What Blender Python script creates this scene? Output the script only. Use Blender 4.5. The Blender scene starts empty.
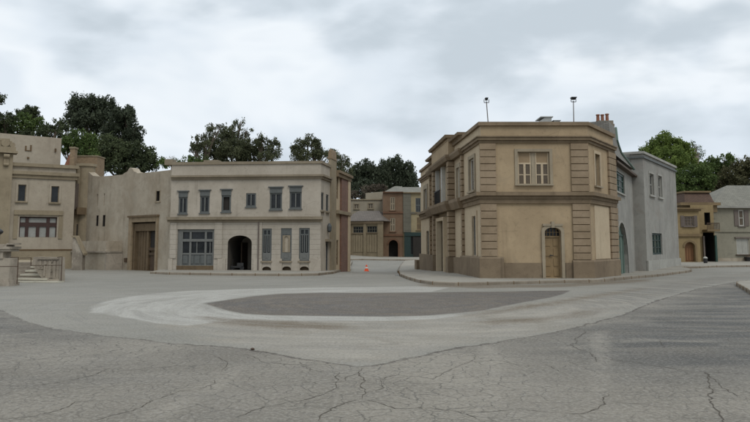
import bpy, math, random
import numpy as np
from mathutils import Vector, Matrix
from mathutils.geometry import delaunay_2d_cdt

random.seed(7)
R = math.radians
SC = bpy.context.scene
COL = SC.collection

# ------------------------------------------------------------------ survey
# The site was measured from the photograph: focal length, eye height and pitch
# give bearings, and bearings on known planes give metres.
FPX, CX, HOR = 729.0, 375.0, 244.5
PITCH = R(6.5)
CY = HOR - FPX * math.tan(PITCH)
EYE = 1.6

def ray(px, py):
    a, b = (px - CX) / FPX, (CY - py) / FPX
    s, c = math.sin(PITCH), math.cos(PITCH)
    return Vector((a, c - b * s, s + b * c))

def H(x, y):
    """height of the road surface: two shallow dips and the rise at the street's end"""
    h = -0.40 * math.exp(-((x - 1.5) / 5.5) ** 2 - ((y - 55) / 10.0) ** 2)
    h += -0.13 * math.exp(-((x - 15) / 7.0) ** 2 - ((y - 43) / 7.0) ** 2)
    h += 0.42 * math.exp(-((x + 5) / 4.5) ** 2 - ((y - 92) / 9.0) ** 2)
    return h

def gp(px, py, dz=0.0):
    """point of the ground (plus dz) seen at a bearing"""
    d = ray(px, py); z = dz
    for _ in range(12):
        t = (z - EYE) / d.z
        z = H(d.x * t, d.y * t) + dz
    return Vector((d.x * t, d.y * t, z))

def at(px, py, Y):
    d = ray(px, py); t = Y / d.y
    return Vector((d.x * t, Y, EYE + d.z * t))

class Facade:
    """vertical plane through two ground points, left to right as seen from outside"""
    def __init__(s, A, B):
        s.A = Vector((A[0], A[1])); s.B = Vector((B[0], B[1]))
        s.L = (s.B - s.A).length; s.d = (s.B - s.A) / s.L
        s.n = Vector((s.d.y, -s.d.x))
    def uz(s, px, py, v=0.0):
        r = ray(px, py); o = s.A + s.n * v
        t = o.dot(s.n) / (r.x * s.n.x + r.y * s.n.y)
        p = Vector((r.x * t, r.y * t))
        return (p - s.A).dot(s.d), EYE + r.z * t
    def rect(s, x0, y0, x1, y1, v=0.0):
        ym, xm = (y0 + y1) / 2, (x0 + x1) / 2
        return (s.uz(x0, ym, v)[0], s.uz(x1, ym, v)[0], s.uz(xm, y1, v)[1], s.uz(xm, y0, v)[1])
    def z(s, px, py): return s.uz(px, py)[1]
    def u(s, px, py): return s.uz(px, py)[0]
    def P(s, u, v, z):
        p = s.A + s.d * u + s.n * v
        return Vector((p.x, p.y, z))

# ------------------------------------------------------------------ scene helpers
ORG = {}
def tag(o, label=None, cat=None, group=None, kind=None):
    if label: o['label'] = label
    if cat: o['category'] = cat
    if group: o['group'] = group
    if kind: o['kind'] = kind
    return o

def thing(name, loc, label, cat, group=None):
    o = bpy.data.objects.new(name, None); COL.objects.link(o)
    o.empty_display_size = 0.3
    o.location = loc
    ORG[o.name] = Vector(loc)
    return tag(o, label, cat, group)

class MB:
    """collects world-space faces, builds ONE mesh object"""
    def __init__(s): s.v = []; s.f = []; s.m = []; s.col = None
    def face(s, pts, m=0):
        i = len(s.v); s.v += [tuple(p) for p in pts]; s.f.append(tuple(range(i, i + len(pts)))); s.m.append(m)
    def hexa(s, p, m=0):
        i = len(s.v); s.v += [tuple(q) for q in p]
        for q in ((0, 3, 2, 1), (4, 5, 6, 7), (0, 1, 5, 4), (1, 2, 6, 5), (2, 3, 7, 6), (3, 0, 4, 7)):
            s.f.append(tuple(i + k for k in q)); s.m.append(m)
    def box(s, F, u0, u1, v0, v1, z0, z1, m=0, taper=0.0):
        t = taper
        s.hexa([F.P(u0, v1, z0), F.P(u1, v1, z0), F.P(u1, v0, z0), F.P(u0, v0, z0),
                F.P(u0 + t, v1 - t, z1), F.P(u1 - t, v1 - t, z1), F.P(u1 - t, v0 + t, z1), F.P(u0 + t, v0 + t, z1)], m)
    def wbox(s, x0, x1, y0, y1, z0, z1, m=0):
        s.hexa([(x0, y0, z0), (x1, y0, z0), (x1, y1, z0), (x0, y1, z0), (x0, y0, z1), (x1, y0, z1), (x1, y1, z1), (x0, y1, z1)], m)
    def tube(s, a, b, r0, r1=None, n=8, m=0, caps=True):
        a, b = Vector(a), Vector(b); r1 = r0 if r1 is None else r1
        d = (b - a).normalized(); x = d.orthogonal().normalized(); y = d.cross(x)
        i = len(s.v)
        for c, r in ((a, r0), (b, r1)):
            for k in range(n):
                w = 2 * math.pi * k / n
                s.v.append(tuple(c + (x * math.cos(w) + y * math.sin(w)) * r))
        for k in range(n):
            s.f.append((i + k, i + (k + 1) % n, i + n + (k + 1) % n, i + n + k)); s.m.append(m)
        if caps:
            s.f.append(tuple(i + n - 1 - k for k in range(n))); s.m.append(m)
            s.f.append(tuple(i + n + k for k in range(n))); s.m.append(m)
    def lathe(s, c, prof, n=16, m=0, sq=False):
        i = len(s.v)
        for r, z in prof:
            for k in range(n):
                w = 2 * math.pi * (k + .5) / n
                s.v.append((c[0] + r * math.cos(w), c[1] + r * math.sin(w), c[2] + z))
        for j in range(len(prof) - 1):
            for k in range(n):
                a, b = i + j * n + k, i + j * n + (k + 1) % n
                s.f.append((a, b, b + n, a + n)); s.m.append(m)
        s.f.append(tuple(i + n - 1 - k for k in range(n))); s.m.append(m)
        j = i + (len(prof) - 1) * n
        s.f.append(tuple(j + k for k in range(n))); s.m.append(m)
    def sweep(s, pts, prof, m=0, closed=False):
        """profile [(v outward, z)] as a closed loop swept along ground points with mitred corners"""
        P = [Vector((p[0], p[1])) for p in pts]; n = len(P); rings = []
        for i in range(n):
            a = P[i - 1] if (i > 0 or closed) else None
            b = P[(i + 1) % n] if (i < n - 1 or closed) else None
            ns = []
            if a is not None: d = (P[i] - a).normalized(); ns.append(Vector((d.y, -d.x)))
            if b is not None: d = (b - P[i]).normalized(); ns.append(Vector((d.y, -d.x)))
            mt = ns[0] if len(ns) == 1 else (ns[0] + ns[1]) / (1 + ns[0].dot(ns[1]))
            rings.append([(P[i].x + mt.x * v, P[i].y + mt.y * v, z) for v, z in prof])
        i0 = len(s.v); k = len(prof)
        for r in rings: s.v += r
        for i in range(n if closed else n - 1):
            j = (i + 1) % n
            for q in range(k):
                w = (q + 1) % k
                s.f.append((i0 + i * k + q, i0 + j * k + q, i0 + j * k + w, i0 + i * k + w)); s.m.append(m)
        if not closed:
            s.f.append(tuple(i0 + k - 1 - q for q in range(k))); s.m.append(m)
            s.f.append(tuple(i0 + (n - 1) * k + q for q in range(k))); s.m.append(m)
    def wall(s, F, u0, u1, z0, z1, holes=(), m=0, v=0.0, top=None):
        """wall face with holes; hole = (outline [(u,z)], reveal depth, has a back, reveal material)
        top = optional list of (u,z) from u1 to u0 replacing the straight top edge"""
        outer = [(u0, z0), (u1, z0)] + (top if top else [(u1, z1), (u0, z1)])
        vs = [Vector(p) for p in outer]; es = [(i, (i + 1) % len(outer)) for i in range(len(outer))]
        for h in holes:
            b = len(vs); k = len(h[0]); vs += [Vector(p) for p in h[0]]
            es += [(b + i, b + (i + 1) % k) for i in range(k)]
        V, E, T, _, _, _ = delaunay_2d_cdt(vs, es, [], 1, 1e-5)
        # keep only triangles outside the holes
        i0 = len(s.v); s.v += [tuple(F.P(p.x, v, p.y)) for p in V]
        for t in T:
            c = (V[t[0]] + V[t[1]] + V[t[2]]) / 3
            if not inside(c, outer) or any(inside(c, h[0]) for h in holes): continue
            s.f.append(tuple(i0 + q for q in t)); s.m.append(m)
        for h in holes:
            o, dep = h[0], h[1]; mm = h[3] if len(h) > 3 else m
            for i in range(len(o)):
                a, b = o[i], o[(i + 1) % len(o)]
                s.face([F.P(a[0], v, a[1]), F.P(a[0], v - dep, a[1]), F.P(b[0], v - dep, b[1]), F.P(b[0], v, b[1])], mm)
            if len(h) > 2 and h[2]:
                s.face([F.P(p[0], v - dep, p[1]) for p in o], mm)
    def build(s, name, mats, parent=None, smooth=False, attr=None):
        org = ORG[parent.name] if parent is not None else Vector((0, 0, 0))
        me = bpy.data.meshes.new(name)
        me.from_pydata([(x - org.x, y - org.y, z - org.z) for x, y, z in s.v], [], s.f)
        if not isinstance(mats, (list, tuple)): mats = [mats]
        for mt in mats: me.materials.append(mt)
        if len(mats) > 1: me.polygons.foreach_set('material_index', s.m)
        if smooth: me.polygons.foreach_set('use_smooth', [True] * len(s.f))
        if attr is not None:
            a = me.attributes.new('shade', 'FLOAT', 'FACE'); a.data.foreach_set('value', attr)
        me.update()
        o = bpy.data.objects.new(name, me); COL.objects.link(o)
        if parent is not None: o.parent = parent
        ORG[o.name] = org
        return o

def own_origin(o, loc):
    """move a top-level mesh's origin to its base"""
    me = o.data; L = Vector(loc)
    me.transform(Matrix.Translation(-L)); o.location = L; ORG[o.name] = L
    return o

def inside(p, poly):
    x, y = p[0], p[1]; r = False; j = len(poly) - 1
    for i in range(len(poly)):
        (xi, yi), (xj, yj) = poly[i], poly[j]
        if (yi > y) != (yj > y) and x < (xj - xi) * (y - yi) / (yj - yi) + xi: r = not r
        j = i
    return r

def rect_o(u0, u1, z0, z1): return [(u0, z0), (u1, z0), (u1, z1), (u0, z1)]
def arch_o(u0, u1, z0, z1, rise=None, n=12):
    """opening with an arched head; rise = height of the arc (default semicircle)"""
    w = (u1 - u0) / 2; c = (u0 + u1) / 2; rise = w if rise is None else rise
    pts = [(u0, z0), (u1, z0)]
    for k in range(n + 1):
        a = math.pi * k / n
        pts.append((c + w * math.cos(a), z1 - rise + rise * math.sin(a)))
    return pts

# ------------------------------------------------------------------ materials
def new_mat(name):
    m = bpy.data.materials.new(name); m.use_nodes = True
    nt = m.node_tree; nt.nodes.clear()
    out = nt.nodes.new('ShaderNodeOutputMaterial'); b = nt.nodes.new('ShaderNodeBsdfPrincipled')
    nt.links.new(b.outputs[0], out.inputs[0])
    return m, nt, b

class N:
    """small node-writing helper"""
    def __init__(s, nt): s.nt = nt
    def n(s, t, **kw):
        x = s.nt.nodes.new(t)
        for k, v in kw.items(): setattr(x, k, v)
        return x
    def put(s, sock, v):
        if isinstance(v, bpy.types.NodeSocket): s.nt.links.new(v, sock)
        elif isinstance(v, (tuple, list)) and sock.type == 'RGBA' and len(v) == 3: sock.default_value = (*v, 1)
        else: sock.default_value = v
    def math(s, op, a, b=0.0, clamp=False):
        x = s.n('ShaderNodeMath', operation=op, use_clamp=clamp); s.put(x.inputs[0], a); s.put(x.inputs[1], b); return x.outputs[0]
    def noise(s, vec, scale, detail=4, rough=.55, dist=0.0):
        x = s.n('ShaderNodeTexNoise'); s.put(x.inputs['Vector'], vec); x.inputs['Scale'].default_value = scale
        x.inputs['Detail'].default_value = detail; x.inputs['Roughness'].default_value = rough; x.inputs['Distortion'].default_value = dist
        return x.outputs[0]
    def ramp(s, f, lo, hi, a=0.0, b=1.0, smooth=True):
        x = s.n('ShaderNodeMapRange', interpolation_type='SMOOTHSTEP' if smooth else 'LINEAR')
        s.put(x.inputs[0], f); s.put(x.inputs[1], lo); s.put(x.inputs[2], hi); x.inputs[3].default_value = a; x.inputs[4].default_value = b
        return x.outputs[0]
    def mix(s, f, a, b, blend='MIX'):
        x = s.n('ShaderNodeMix', data_type='RGBA', blend_type=blend); s.put(x.inputs[0], f); s.put(x.inputs[6], a); s.put(x.inputs[7], b); return x.outputs[2]
    def scaled(s, vec, sc, loc=(0, 0, 0), rot=(0, 0, 0)):
        x = s.n('ShaderNodeMapping'); s.put(x.inputs[0], vec); x.inputs['Scale'].default_value = sc; x.inputs['Location'].default_value = loc
        x.inputs['Rotation'].default_value = rot; return x.outputs[0]
    def pos(s): return s.n('ShaderNodeNewGeometry').outputs['Position']
    def bump(s, h, strength, dist, to):
        x = s.n('ShaderNodeBump'); x.inputs['Strength'].default_value = strength; x.inputs['Distance'].default_value = dist
        s.put(x.inputs['Height'], h); s.nt.links.new(x.outputs[0], to)
    def attr(s, name): return s.n('ShaderNodeAttribute', attribute_name=name).outputs['Fac']

def stucco(name, base, stain=None, amt=.5, streak=.35, lines=None, bump=.35, rough=.92, patch=None, patch_amt=0.0):
    """painted plaster: mottling, rain streaks, fine grain, optional coursing lines"""
    m, nt, b = new_mat(name); k = N(nt); p = k.pos()
    stain = stain or tuple(c * .62 for c in base)
    lo = k.noise(p, .55, 5, .6); mid = k.noise(p, 2.6, 6, .65); fine = k.noise(p, 22, 3, .6)
    st = k.noise(k.scaled(p, (2.6, 2.6, .14)), 1.0, 6, .65); spot = k.noise(p, 6.5, 5, .7)
    hair = k.n('ShaderNodeTexVoronoi', feature='DISTANCE_TO_EDGE'); nt.links.new(k.scaled(p, (1, 1, 1)), hair.inputs['Vector']); hair.inputs['Scale'].default_value = .55
    c = k.mix(k.math('MULTIPLY', k.ramp(lo, .36, .64), amt), base, stain)
    c = k.mix(k.math('MULTIPLY', k.ramp(mid, .5, .78), amt * .55), c, tuple(v * .8 for v in stain))
    c = k.mix(k.math('MULTIPLY', k.math('MULTIPLY', k.ramp(st, .5, .7), k.ramp(k.noise(p, .8, 4, .6), .42, .62, .1, 1)), min(.8, streak * 1.35)), c, tuple(v * .72 for v in stain))
    c = k.mix(k.math('MULTIPLY', k.ramp(mid, .52, .3), .22), c, tuple(min(1, v * 1.25) for v in base))
    c = k.mix(k.math('MULTIPLY', k.ramp(spot, .56, .7), .4), c, tuple(v * .62 for v in stain))
    c = k.mix(k.math('MULTIPLY', k.ramp(hair.outputs['Distance'], .004, .012, 1, 0), k.math('MULTIPLY', k.ramp(k.noise(p, .5, 3, .5), .52, .62), .2)), c, tuple(v * .45 for v in stain))
    if patch:
        pn = k.noise(k.scaled(p, (1, 1, .8), (7, 3, 1)), .9, 6, .62, .6)
        c = k.mix(k.math('MULTIPLY', k.ramp(pn, .57, .63), patch_amt), c, patch)
    h = k.math('ADD', k.math('MULTIPLY', fine, .5), k.math('MULTIPLY', mid, .5))
    if lines:
        z = k.n('ShaderNodeSeparateXYZ'); nt.links.new(p, z.inputs[0])
        fr = k.math('FRACT', k.math('DIVIDE', z.outputs[2], lines))
        ln = k.ramp(k.math('ABSOLUTE', k.math('SUBTRACT', fr, .5)), .0, .075, 1.0, 0.0)
        c = k.mix(k.math('MULTIPLY', ln, .5), c, tuple(v * .5 for v in base))
        h = k.math('SUBTRACT', h, k.math('MULTIPLY', ln, 1.4))
    k.put(b.inputs['Base Color'], c); b.inputs['Roughness'].default_value = rough
    b.inputs['Specular IOR Level'].default_value = .25
    k.bump(h, bump, .02, b.inputs['Normal'])
    return m

def paint(name, base, rough=.6, wear=.35, scale=5.0, spec=.4, metal=0.0):
    m, nt, b = new_mat(name); k = N(nt); p = k.pos()
    n1 = k.noise(p, scale, 5, .65); n2 = k.noise(k.scaled(p, (6, 6, .6)), 1.5, 4, .6)
    c = k.mix(k.math('MULTIPLY', k.ramp(n1, .42, .75), wear), base, tuple(v * .5 for v in base))
    c = k.mix(k.math('MULTIPLY', k.ramp(n2, .5, .8), wear * .7), c, tuple(min(1, v * 1.4 + .02) for v in base))
    k.put(b.inputs['Base Color'], c); b.inputs['Roughness'].default_value = rough; b.inputs['Metallic'].default_value = metal
    b.inputs['Specular IOR Level'].default_value = spec
    k.bump(n1, .15, .01, b.inputs['Normal'])
    return m

def glass(name, base=(.012, .014, .015), rough=.12, var=.5):
    m, nt, b = new_mat(name); k = N(nt); p = k.pos()
    n1 = k.noise(p, 1.7, 3, .5)
    k.put(b.inputs['Base Color'], k.mix(k.ramp(n1, .35, .7), base, tuple(v * (1 + var) + .004 for v in base)))
    k.put(b.inputs['Roughness'], k.ramp(k.noise(p, 9, 3), .3, .7, rough * .6, rough * 2.2))
    b.inputs['Specular IOR Level'].default_value = .28
    k.bump(n1, .04, .05, b.inputs['Normal'])
    return m

def brick(name, base, mortar, sc=3.2):
    m, nt, b = new_mat(name); k = N(nt); p = k.pos()
    s = k.n('ShaderNodeSeparateXYZ'); nt.links.new(p, s.inputs[0])
    cb = k.n('ShaderNodeCombineXYZ'); k.put(cb.inputs[0], k.math('ADD', s.outputs[0], s.outputs[1])); nt.links.new(s.outputs[2], cb.inputs[1])
    t = k.n('ShaderNodeTexBrick'); nt.links.new(cb.outputs[0], t.inputs[0]); t.inputs['Scale'].default_value = sc
    t.inputs['Color1'].default_value = (*base, 1); t.inputs['Color2'].default_value = (*[v * .72 for v in base], 1); t.inputs['Mortar'].default_value = (*mortar, 1)
    t.inputs['Mortar Size'].default_value = .018
    n1 = k.noise(p, 1.6, 5, .65)
    c = k.mix(k.math('MULTIPLY', k.ramp(n1, .42, .72), .55), t.outputs['Color'], tuple(v * .55 for v in base))
    k.put(b.inputs['Base Color'], c); b.inputs['Roughness'].default_value = .9
    k.bump(t.outputs['Fac'], -.4, .01, b.inputs['Normal'])
    return m

def tiles(name, base, sc=3.0):
    """rows of slates or shingles, laid by height"""
    m, nt, b = new_mat(name); k = N(nt); p = k.pos()
    s = k.n('ShaderNodeSeparateXYZ'); nt.links.new(p, s.inputs[0])
    cb = k.n('ShaderNodeCombineXYZ'); k.put(cb.inputs[0], k.math('ADD', s.outputs[0], k.math('MULTIPLY', s.outputs[1], .6))); k.put(cb.inputs[1], k.math('MULTIPLY', s.outputs[2], 1.5))
    t = k.n('ShaderNodeTexBrick'); nt.links.new(cb.outputs[0], t.inputs[0]); t.inputs['Scale'].default_value = sc
    t.inputs['Color1'].default_value = (*base, 1); t.inputs['Color2'].default_value = (*[v * .7 for v in base], 1); t.inputs['Mortar'].default_value = (*[v * .35 for v in base], 1)
    t.inputs['Mortar Size'].default_value = .025
    n1 = k.noise(p, .9, 5, .65)
    k.put(b.inputs['Base Color'], k.mix(k.math('MULTIPLY', k.ramp(n1, .4, .7), .5), t.outputs['Color'], tuple(v * .5 for v in base)))
    b.inputs['Roughness'].default_value = .85
    k.bump(t.outputs['Fac'], -.5, .02, b.inputs['Normal'])
    return m

def leafy(name, dark, light, trans=.25):
    m, nt, b = new_mat(name); k = N(nt); p = k.pos()
    a = k.attr('shade'); n1 = k.noise(p, .35, 3, .5); n2 = k.noise(p, 1.4, 3, .6)
    f = k.math('ADD', k.math('MULTIPLY', a, .55), k.math('MULTIPLY', k.ramp(k.math('ADD', k.math('MULTIPLY', n1, .55), k.math('MULTIPLY', n2, .45)), .36, .64), .45))
    k.put(b.inputs['Base Color'], k.mix(f, dark, light)); b.inputs['Roughness'].default_value = .7
    b.inputs['Specular IOR Level'].default_value = .2
    tr = k.n('ShaderNodeBsdfTranslucent'); k.put(tr.inputs[0], k.mix(f, dark, light))
    mx = k.n('ShaderNodeMixShader'); mx.inputs[0].default_value = trans
    out = [x for x in nt.nodes if x.type == 'OUTPUT_MATERIAL'][0]
    nt.links.new(b.outputs[0], mx.inputs[1]); nt.links.new(tr.outputs[0], mx.inputs[2]); nt.links.new(mx.outputs[0], out.inputs[0])
    return m

M = {}
M['cream'] = stucco('cream_stucco', (0.398, 0.352, 0.289), (0.314, 0.273, 0.217), .6, .45)
M['cream_coursed'] = stucco('cream_coursed_stucco', (0.380, 0.339, 0.281), (0.287, 0.252, 0.199), .5, .3, lines=.29)
M['cream_trim'] = stucco('cream_trim', (0.251, 0.209, 0.151), (0.163, 0.132, 0.089), .55, .4)
M['beige_old'] = stucco('weathered_beige_plaster', (0.378, 0.329, 0.257), (0.262, 0.213, 0.152), .7, .5, bump=.6, patch=(0.304, 0.266, 0.207), patch_amt=.5)
M['beige'] = stucco('beige_stucco', (0.354, 0.308, 0.239), (0.274, 0.228, 0.173), .5, .35)
M['beige_trim'] = stucco('beige_trim', (0.274, 0.226, 0.154), (0.185, 0.149, 0.098), .55, .4)
M['stone'] = stucco('old_stone', (0.322, 0.278, 0.221), (0.157, 0.132, 0.102), .75, .5, bump=.9, patch=(0.387, 0.338, 0.272), patch_amt=.6)
M['step'] = stucco('step_stone', (0.454, 0.427, 0.346), (0.309, 0.277, 0.224), .5, .1)
M['tan'] = stucco('tan_stucco', (0.377, 0.286, 0.179), (0.300, 0.224, 0.138), .6, .45, patch=(0.241, 0.195, 0.135), patch_amt=.25)
M['tan_pale'] = stucco('pale_tan_stucco', (0.463, 0.376, 0.260), (0.381, 0.299, 0.201), .4, .25)
M['tan_stone'] = stucco('tan_rusticated_stone', (0.289, 0.220, 0.147), (0.190, 0.139, 0.086), .6, .45, bump=.5)
M['tan_plinth'] = stucco('tan_plinth', (0.207, 0.157, 0.103), (0.132, 0.097, 0.064), .6, .45, bump=.5)
M['tan_trim'] = stucco('tan_cornice', (0.223, 0.167, 0.109), (0.132, 0.098, 0.060), .6, .45)
M['joint'] = stucco('brown_joint', (.13, .085, .045), (.08, .05, .028), .5, .3)
M['off_white'] = stucco('off_white_trim', (0.306, 0.257, 0.184), (0.223, 0.180, 0.124), .5, .35)
M['grey'] = stucco('blue_grey_stucco', (0.286, 0.276, 0.246), (0.199, 0.190, 0.170), .6, .45, patch=(0.238, 0.201, 0.173), patch_amt=.35)
M['grey_light'] = stucco('light_grey_trim', (0.334, 0.326, 0.290), (0.238, 0.226, 0.202), .5, .4)
M['yellow'] = stucco('ochre_yellow_stucco', (0.266, 0.200, 0.106), (0.208, 0.150, 0.075), .5, .3)
M['yellow_trim'] = stucco('ochre_trim', (0.202, 0.147, 0.083), (0.133, 0.093, 0.048), .5, .3)
M['greenwhite'] = stucco('pale_green_grey_stucco', (0.246, 0.229, 0.176), (0.193, 0.178, 0.132), .45, .3)
M['red'] = stucco('red_brick_stucco', (0.171, 0.112, 0.072), (0.120, 0.075, 0.046), .55, .35)
M['red_trim'] = stucco('red_brown_trim', (0.149, 0.080, 0.049), (0.093, 0.051, 0.031), .5, .3)
M['quoin'] = stucco('grey_green_stone', (0.140, 0.130, 0.101), (0.091, 0.084, 0.066), .5, .3, lines=.5)
M['yellow_pale'] = stucco('pale_yellow_stucco', (0.280, 0.231, 0.140), (0.210, 0.168, 0.098), .5, .3)
M['back_cream'] = stucco('pale_cream_render', (0.294, 0.259, 0.196), (0.238, 0.203, 0.147), .5, .3)
M['warehouse'] = stucco('warehouse_tan', (0.238, 0.193, 0.126), (0.168, 0.133, 0.084), .5, .4)
M['brick'] = brick('red_brick', (0.200, 0.100, 0.068), (0.160, 0.132, 0.104), 2.6)
M['brick_tan'] = brick('tan_brick', (0.272, 0.188, 0.108), (0.200, 0.160, 0.112), 3.0)
M['slate'] = tiles('brown_slate', (0.150, 0.124, 0.101), 2.2)
M['slate_red'] = tiles('red_brown_tile', (0.123, 0.074, 0.050), 2.0)
M['slate_grey'] = tiles('grey_tile', (0.217, 0.206, 0.166), 2.6)
M['slate_stone'] = tiles('grey_stone_tile', (0.232, 0.217, 0.188), 3.0)
M['roof_flat'] = paint('flat_roof_felt', (.22, .21, .19), .9, .4, 1.5)
M['bluegrey'] = paint('blue_grey_paint', (0.095, 0.101, 0.096), .6, .4)
M['bluegrey_light'] = paint('light_blue_grey_paint', (0.136, 0.138, 0.127), .6, .35)
M['bluegrey_dark'] = paint('dark_blue_grey_paint', (0.072, 0.079, 0.082), .6, .35)
M['wood'] = paint('weathered_wood', (0.122, 0.084, 0.046), .8, .6, 3)
M['wood_pale'] = paint('pale_weathered_wood', (.25, .19, .12), .85, .6, 3)
M['wood_dark'] = paint('dark_brown_wood', (0.072, 0.045, 0.026), .7, .5, 3)
M['wood_red'] = paint('red_brown_wood', (0.043, 0.020, 0.015), .6, .4, 3)
M['door_tan'] = paint('ochre_door_paint', (0.245, 0.169, 0.083), .6, .35, 3)
M['door_rust'] = paint('rust_brown_door', (0.194, 0.094, 0.040), .65, .4, 3)
M['teal'] = paint('teal_paint', (0.012, 0.030, 0.026), .55, .4, 4)
M['green'] = paint('dark_green_paint', (0.025, 0.059, 0.045), .5, .4, 4)
M['copper'] = paint('green_copper', (0.096, 0.144, 0.114), .7, .4, 3)
M['white_wood'] = paint('white_paint', (0.435, 0.420, 0.375), .55, .3, 5)
M['grey_white'] = paint('pale_shutter_paint', (0.375, 0.367, 0.323), .6, .3, 5)
M['mauve'] = paint('faded_mauve_paint', (0.128, 0.102, 0.085), .65, .35, 5)
M['black'] = paint('black_metal', (.025, .024, .023), .5, .3, 5)
M['dark_in'] = paint('dark_interior', (.028, .024, .02), .95, .3, 2)  # near-black base colour stands in for the shade inside openings
M['mid_in'] = paint('shade_darkened_plaster', (0.072, 0.063, 0.050), .95, .5, 2)  # the archway's interior shade is put into this base colour
M['terracotta'] = paint('terracotta', (0.220, 0.092, 0.054), .8, .35, 5)
M['galv'] = paint('galvanised_metal', (.34, .34, .32), .45, .4, 4, .5, .4)
M['orange'] = paint('orange_plastic', (.75, .10, .03), .5, .2, 8)
M['white_band'] = paint('white_reflective_band', (.7, .7, .68), .4, .2, 8)
M['curtain'] = paint('tan_blind', (.27, .195, .115), .8, .25, 3)
M['glass'] = glass('dark_window_glass')
M['glass_pale'] = glass('sky_painted_glass', (0.255, 0.255, 0.232), .2, .15)  # pale base colour paints the sky's reflection into the panes
M['glass_brown'] = glass('brownish_glass', (.09, .068, .045), .2, .3)
M['glass_green'] = glass('green_glass', (.018, .035, .03), .15, .4)
M['bark'] = paint('tree_bark', (.10, .078, .058), .95, .5, 2)
M['bark_pale'] = paint('pale_bark', (.24, .20, .16), .95, .5, 2)
M['rubble'] = stucco('rubble', (.33, .28, .22), (.17, .13, .1), .7, .2, bump=.9)
# ------------------------------------------------------------------ building parts
def window(F, root, r, rec=.14, frame='white_wood', pane='glass', cols=2, rows=1, fw=.06, mw=.045,
           surround=None, sw=.1, sp=.05, sill=None, sill_w=.08, hood=None, name='window', arch=None, rails=(), label=None):
    """frame (> pane, sill, hood, surround) set into an opening r=(u0,u1,z0,z1)"""
    u0, u1, z0, z1 = r
    f = MB(); a, b = -rec + .005, -rec + .065
    f.box(F, u0, u0 + fw, a, b, z0, z1); f.box(F, u1 - fw, u1, a, b, z0, z1)
    f.box(F, u0 + fw, u1 - fw, a, b - .003, z0, z0 + fw); f.box(F, u0 + fw, u1 - fw, a, b - .003, z1 - fw, z1)
    for i in range(1, cols):
        c = u0 + (u1 - u0) * i / cols; f.box(F, c - mw / 2, c + mw / 2, a, b - .008, z0 + fw, z1 - fw)
    zs = [z0 + (z1 - z0) * i / rows for i in range(1, rows)] + [z0 + (z1 - z0) * q for q in rails]
    for z in zs: f.box(F, u0 + fw, u1 - fw, a, b - .014, z - mw / 2, z + mw / 2)
    w = f.build(name, M[frame], root)
    if label: w['label'] = label
    if pane:
        p = MB(); p.box(F, u0 + .01, u1 - .01, -rec - .02, -rec + .018, z0 + .01, z1 - .01); p.build('pane', M[pane], w)
    if surround:
        s = MB(); t = sp
        s.box(F, u0 - sw, u0, -.02, t, z0 - .0, z1 + sw); s.box(F, u1, u1 + sw, -.02, t, z0 - .0, z1 + sw)
        s.box(F, u0, u1, -.02, t - .004, z1, z1 + sw); s.build('surround', M[surround], w)
    if sill:
        s = MB(); s.box(F, u0 - sw * .9 - .03, u1 + sw * .9 + .03, -.03, sp + .07, z0 - sill_w, z0 - .001); s.build('sill', M[sill], w)
    if hood:
        s = MB(); hm = hood[0]; ph = hood[1]
        s.box(F, u0 - .005, u1 + .005, -.02, .03, z1, z1 + ph)              # plain panel over the light
        s.box(F, u0 - .09, u1 + .09, -.02, .10, z1 + ph, z1 + ph + .06)   # shelf
        s.build('hood', M[hm], w)
    return w

def rust_pier(F, root, u0, u1, v, z0, z1, course=.32, gap=.035, mats=('tan_stone', 'joint'), name='rusticated_pier', inset=.035, sides=0.0):
    """pier of projecting courses with dark raked joints"""
    b = MB(); b.box(F, u0 + inset, u1 - inset, -.05, v - inset, z0, z1, 1)
    n = max(1, round((z1 - z0) / course)); h = (z1 - z0) / n
    for i in range(n):
        b.box(F, u0, u1, -.04, v, z0 + i * h + gap / 2, z0 + (i + 1) * h - gap / 2, 0)
    return b.build(name, [M[mats[0]], M[mats[1]]], root)

def cap_roof(pts, z, root, mat='roof_flat', name='roof'):
    b = MB(); b.face([(p[0], p[1], z) for p in pts]); return b.build(name, M[mat], root)

def shell(pts, z0, z1, root, mat, skip=(), name='wall'):
    """plain outer walls for the sides nobody details"""
    b = MB()
    for i in range(len(pts)):
        if i in skip: continue
        p, q = pts[i], pts[(i + 1) % len(pts)]
        b.face([(p[0], p[1], z0), (q[0], q[1], z0), (q[0], q[1], z1), (p[0], p[1], z1)])
    return b.build(name, M[mat], root)

def box_cornice(pts, steps, root, mat, name='cornice'):
    """steps = [(z0, z1, projection)] from below"""
    b = MB()
    for z0, z1, v in steps: b.sweep(pts, [(-.05, z0), (v, z0), (v, z1), (-.05, z1)])
    return b.build(name, M[mat], root)

def V2(v): return Vector((v[0], v[1]))

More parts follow.
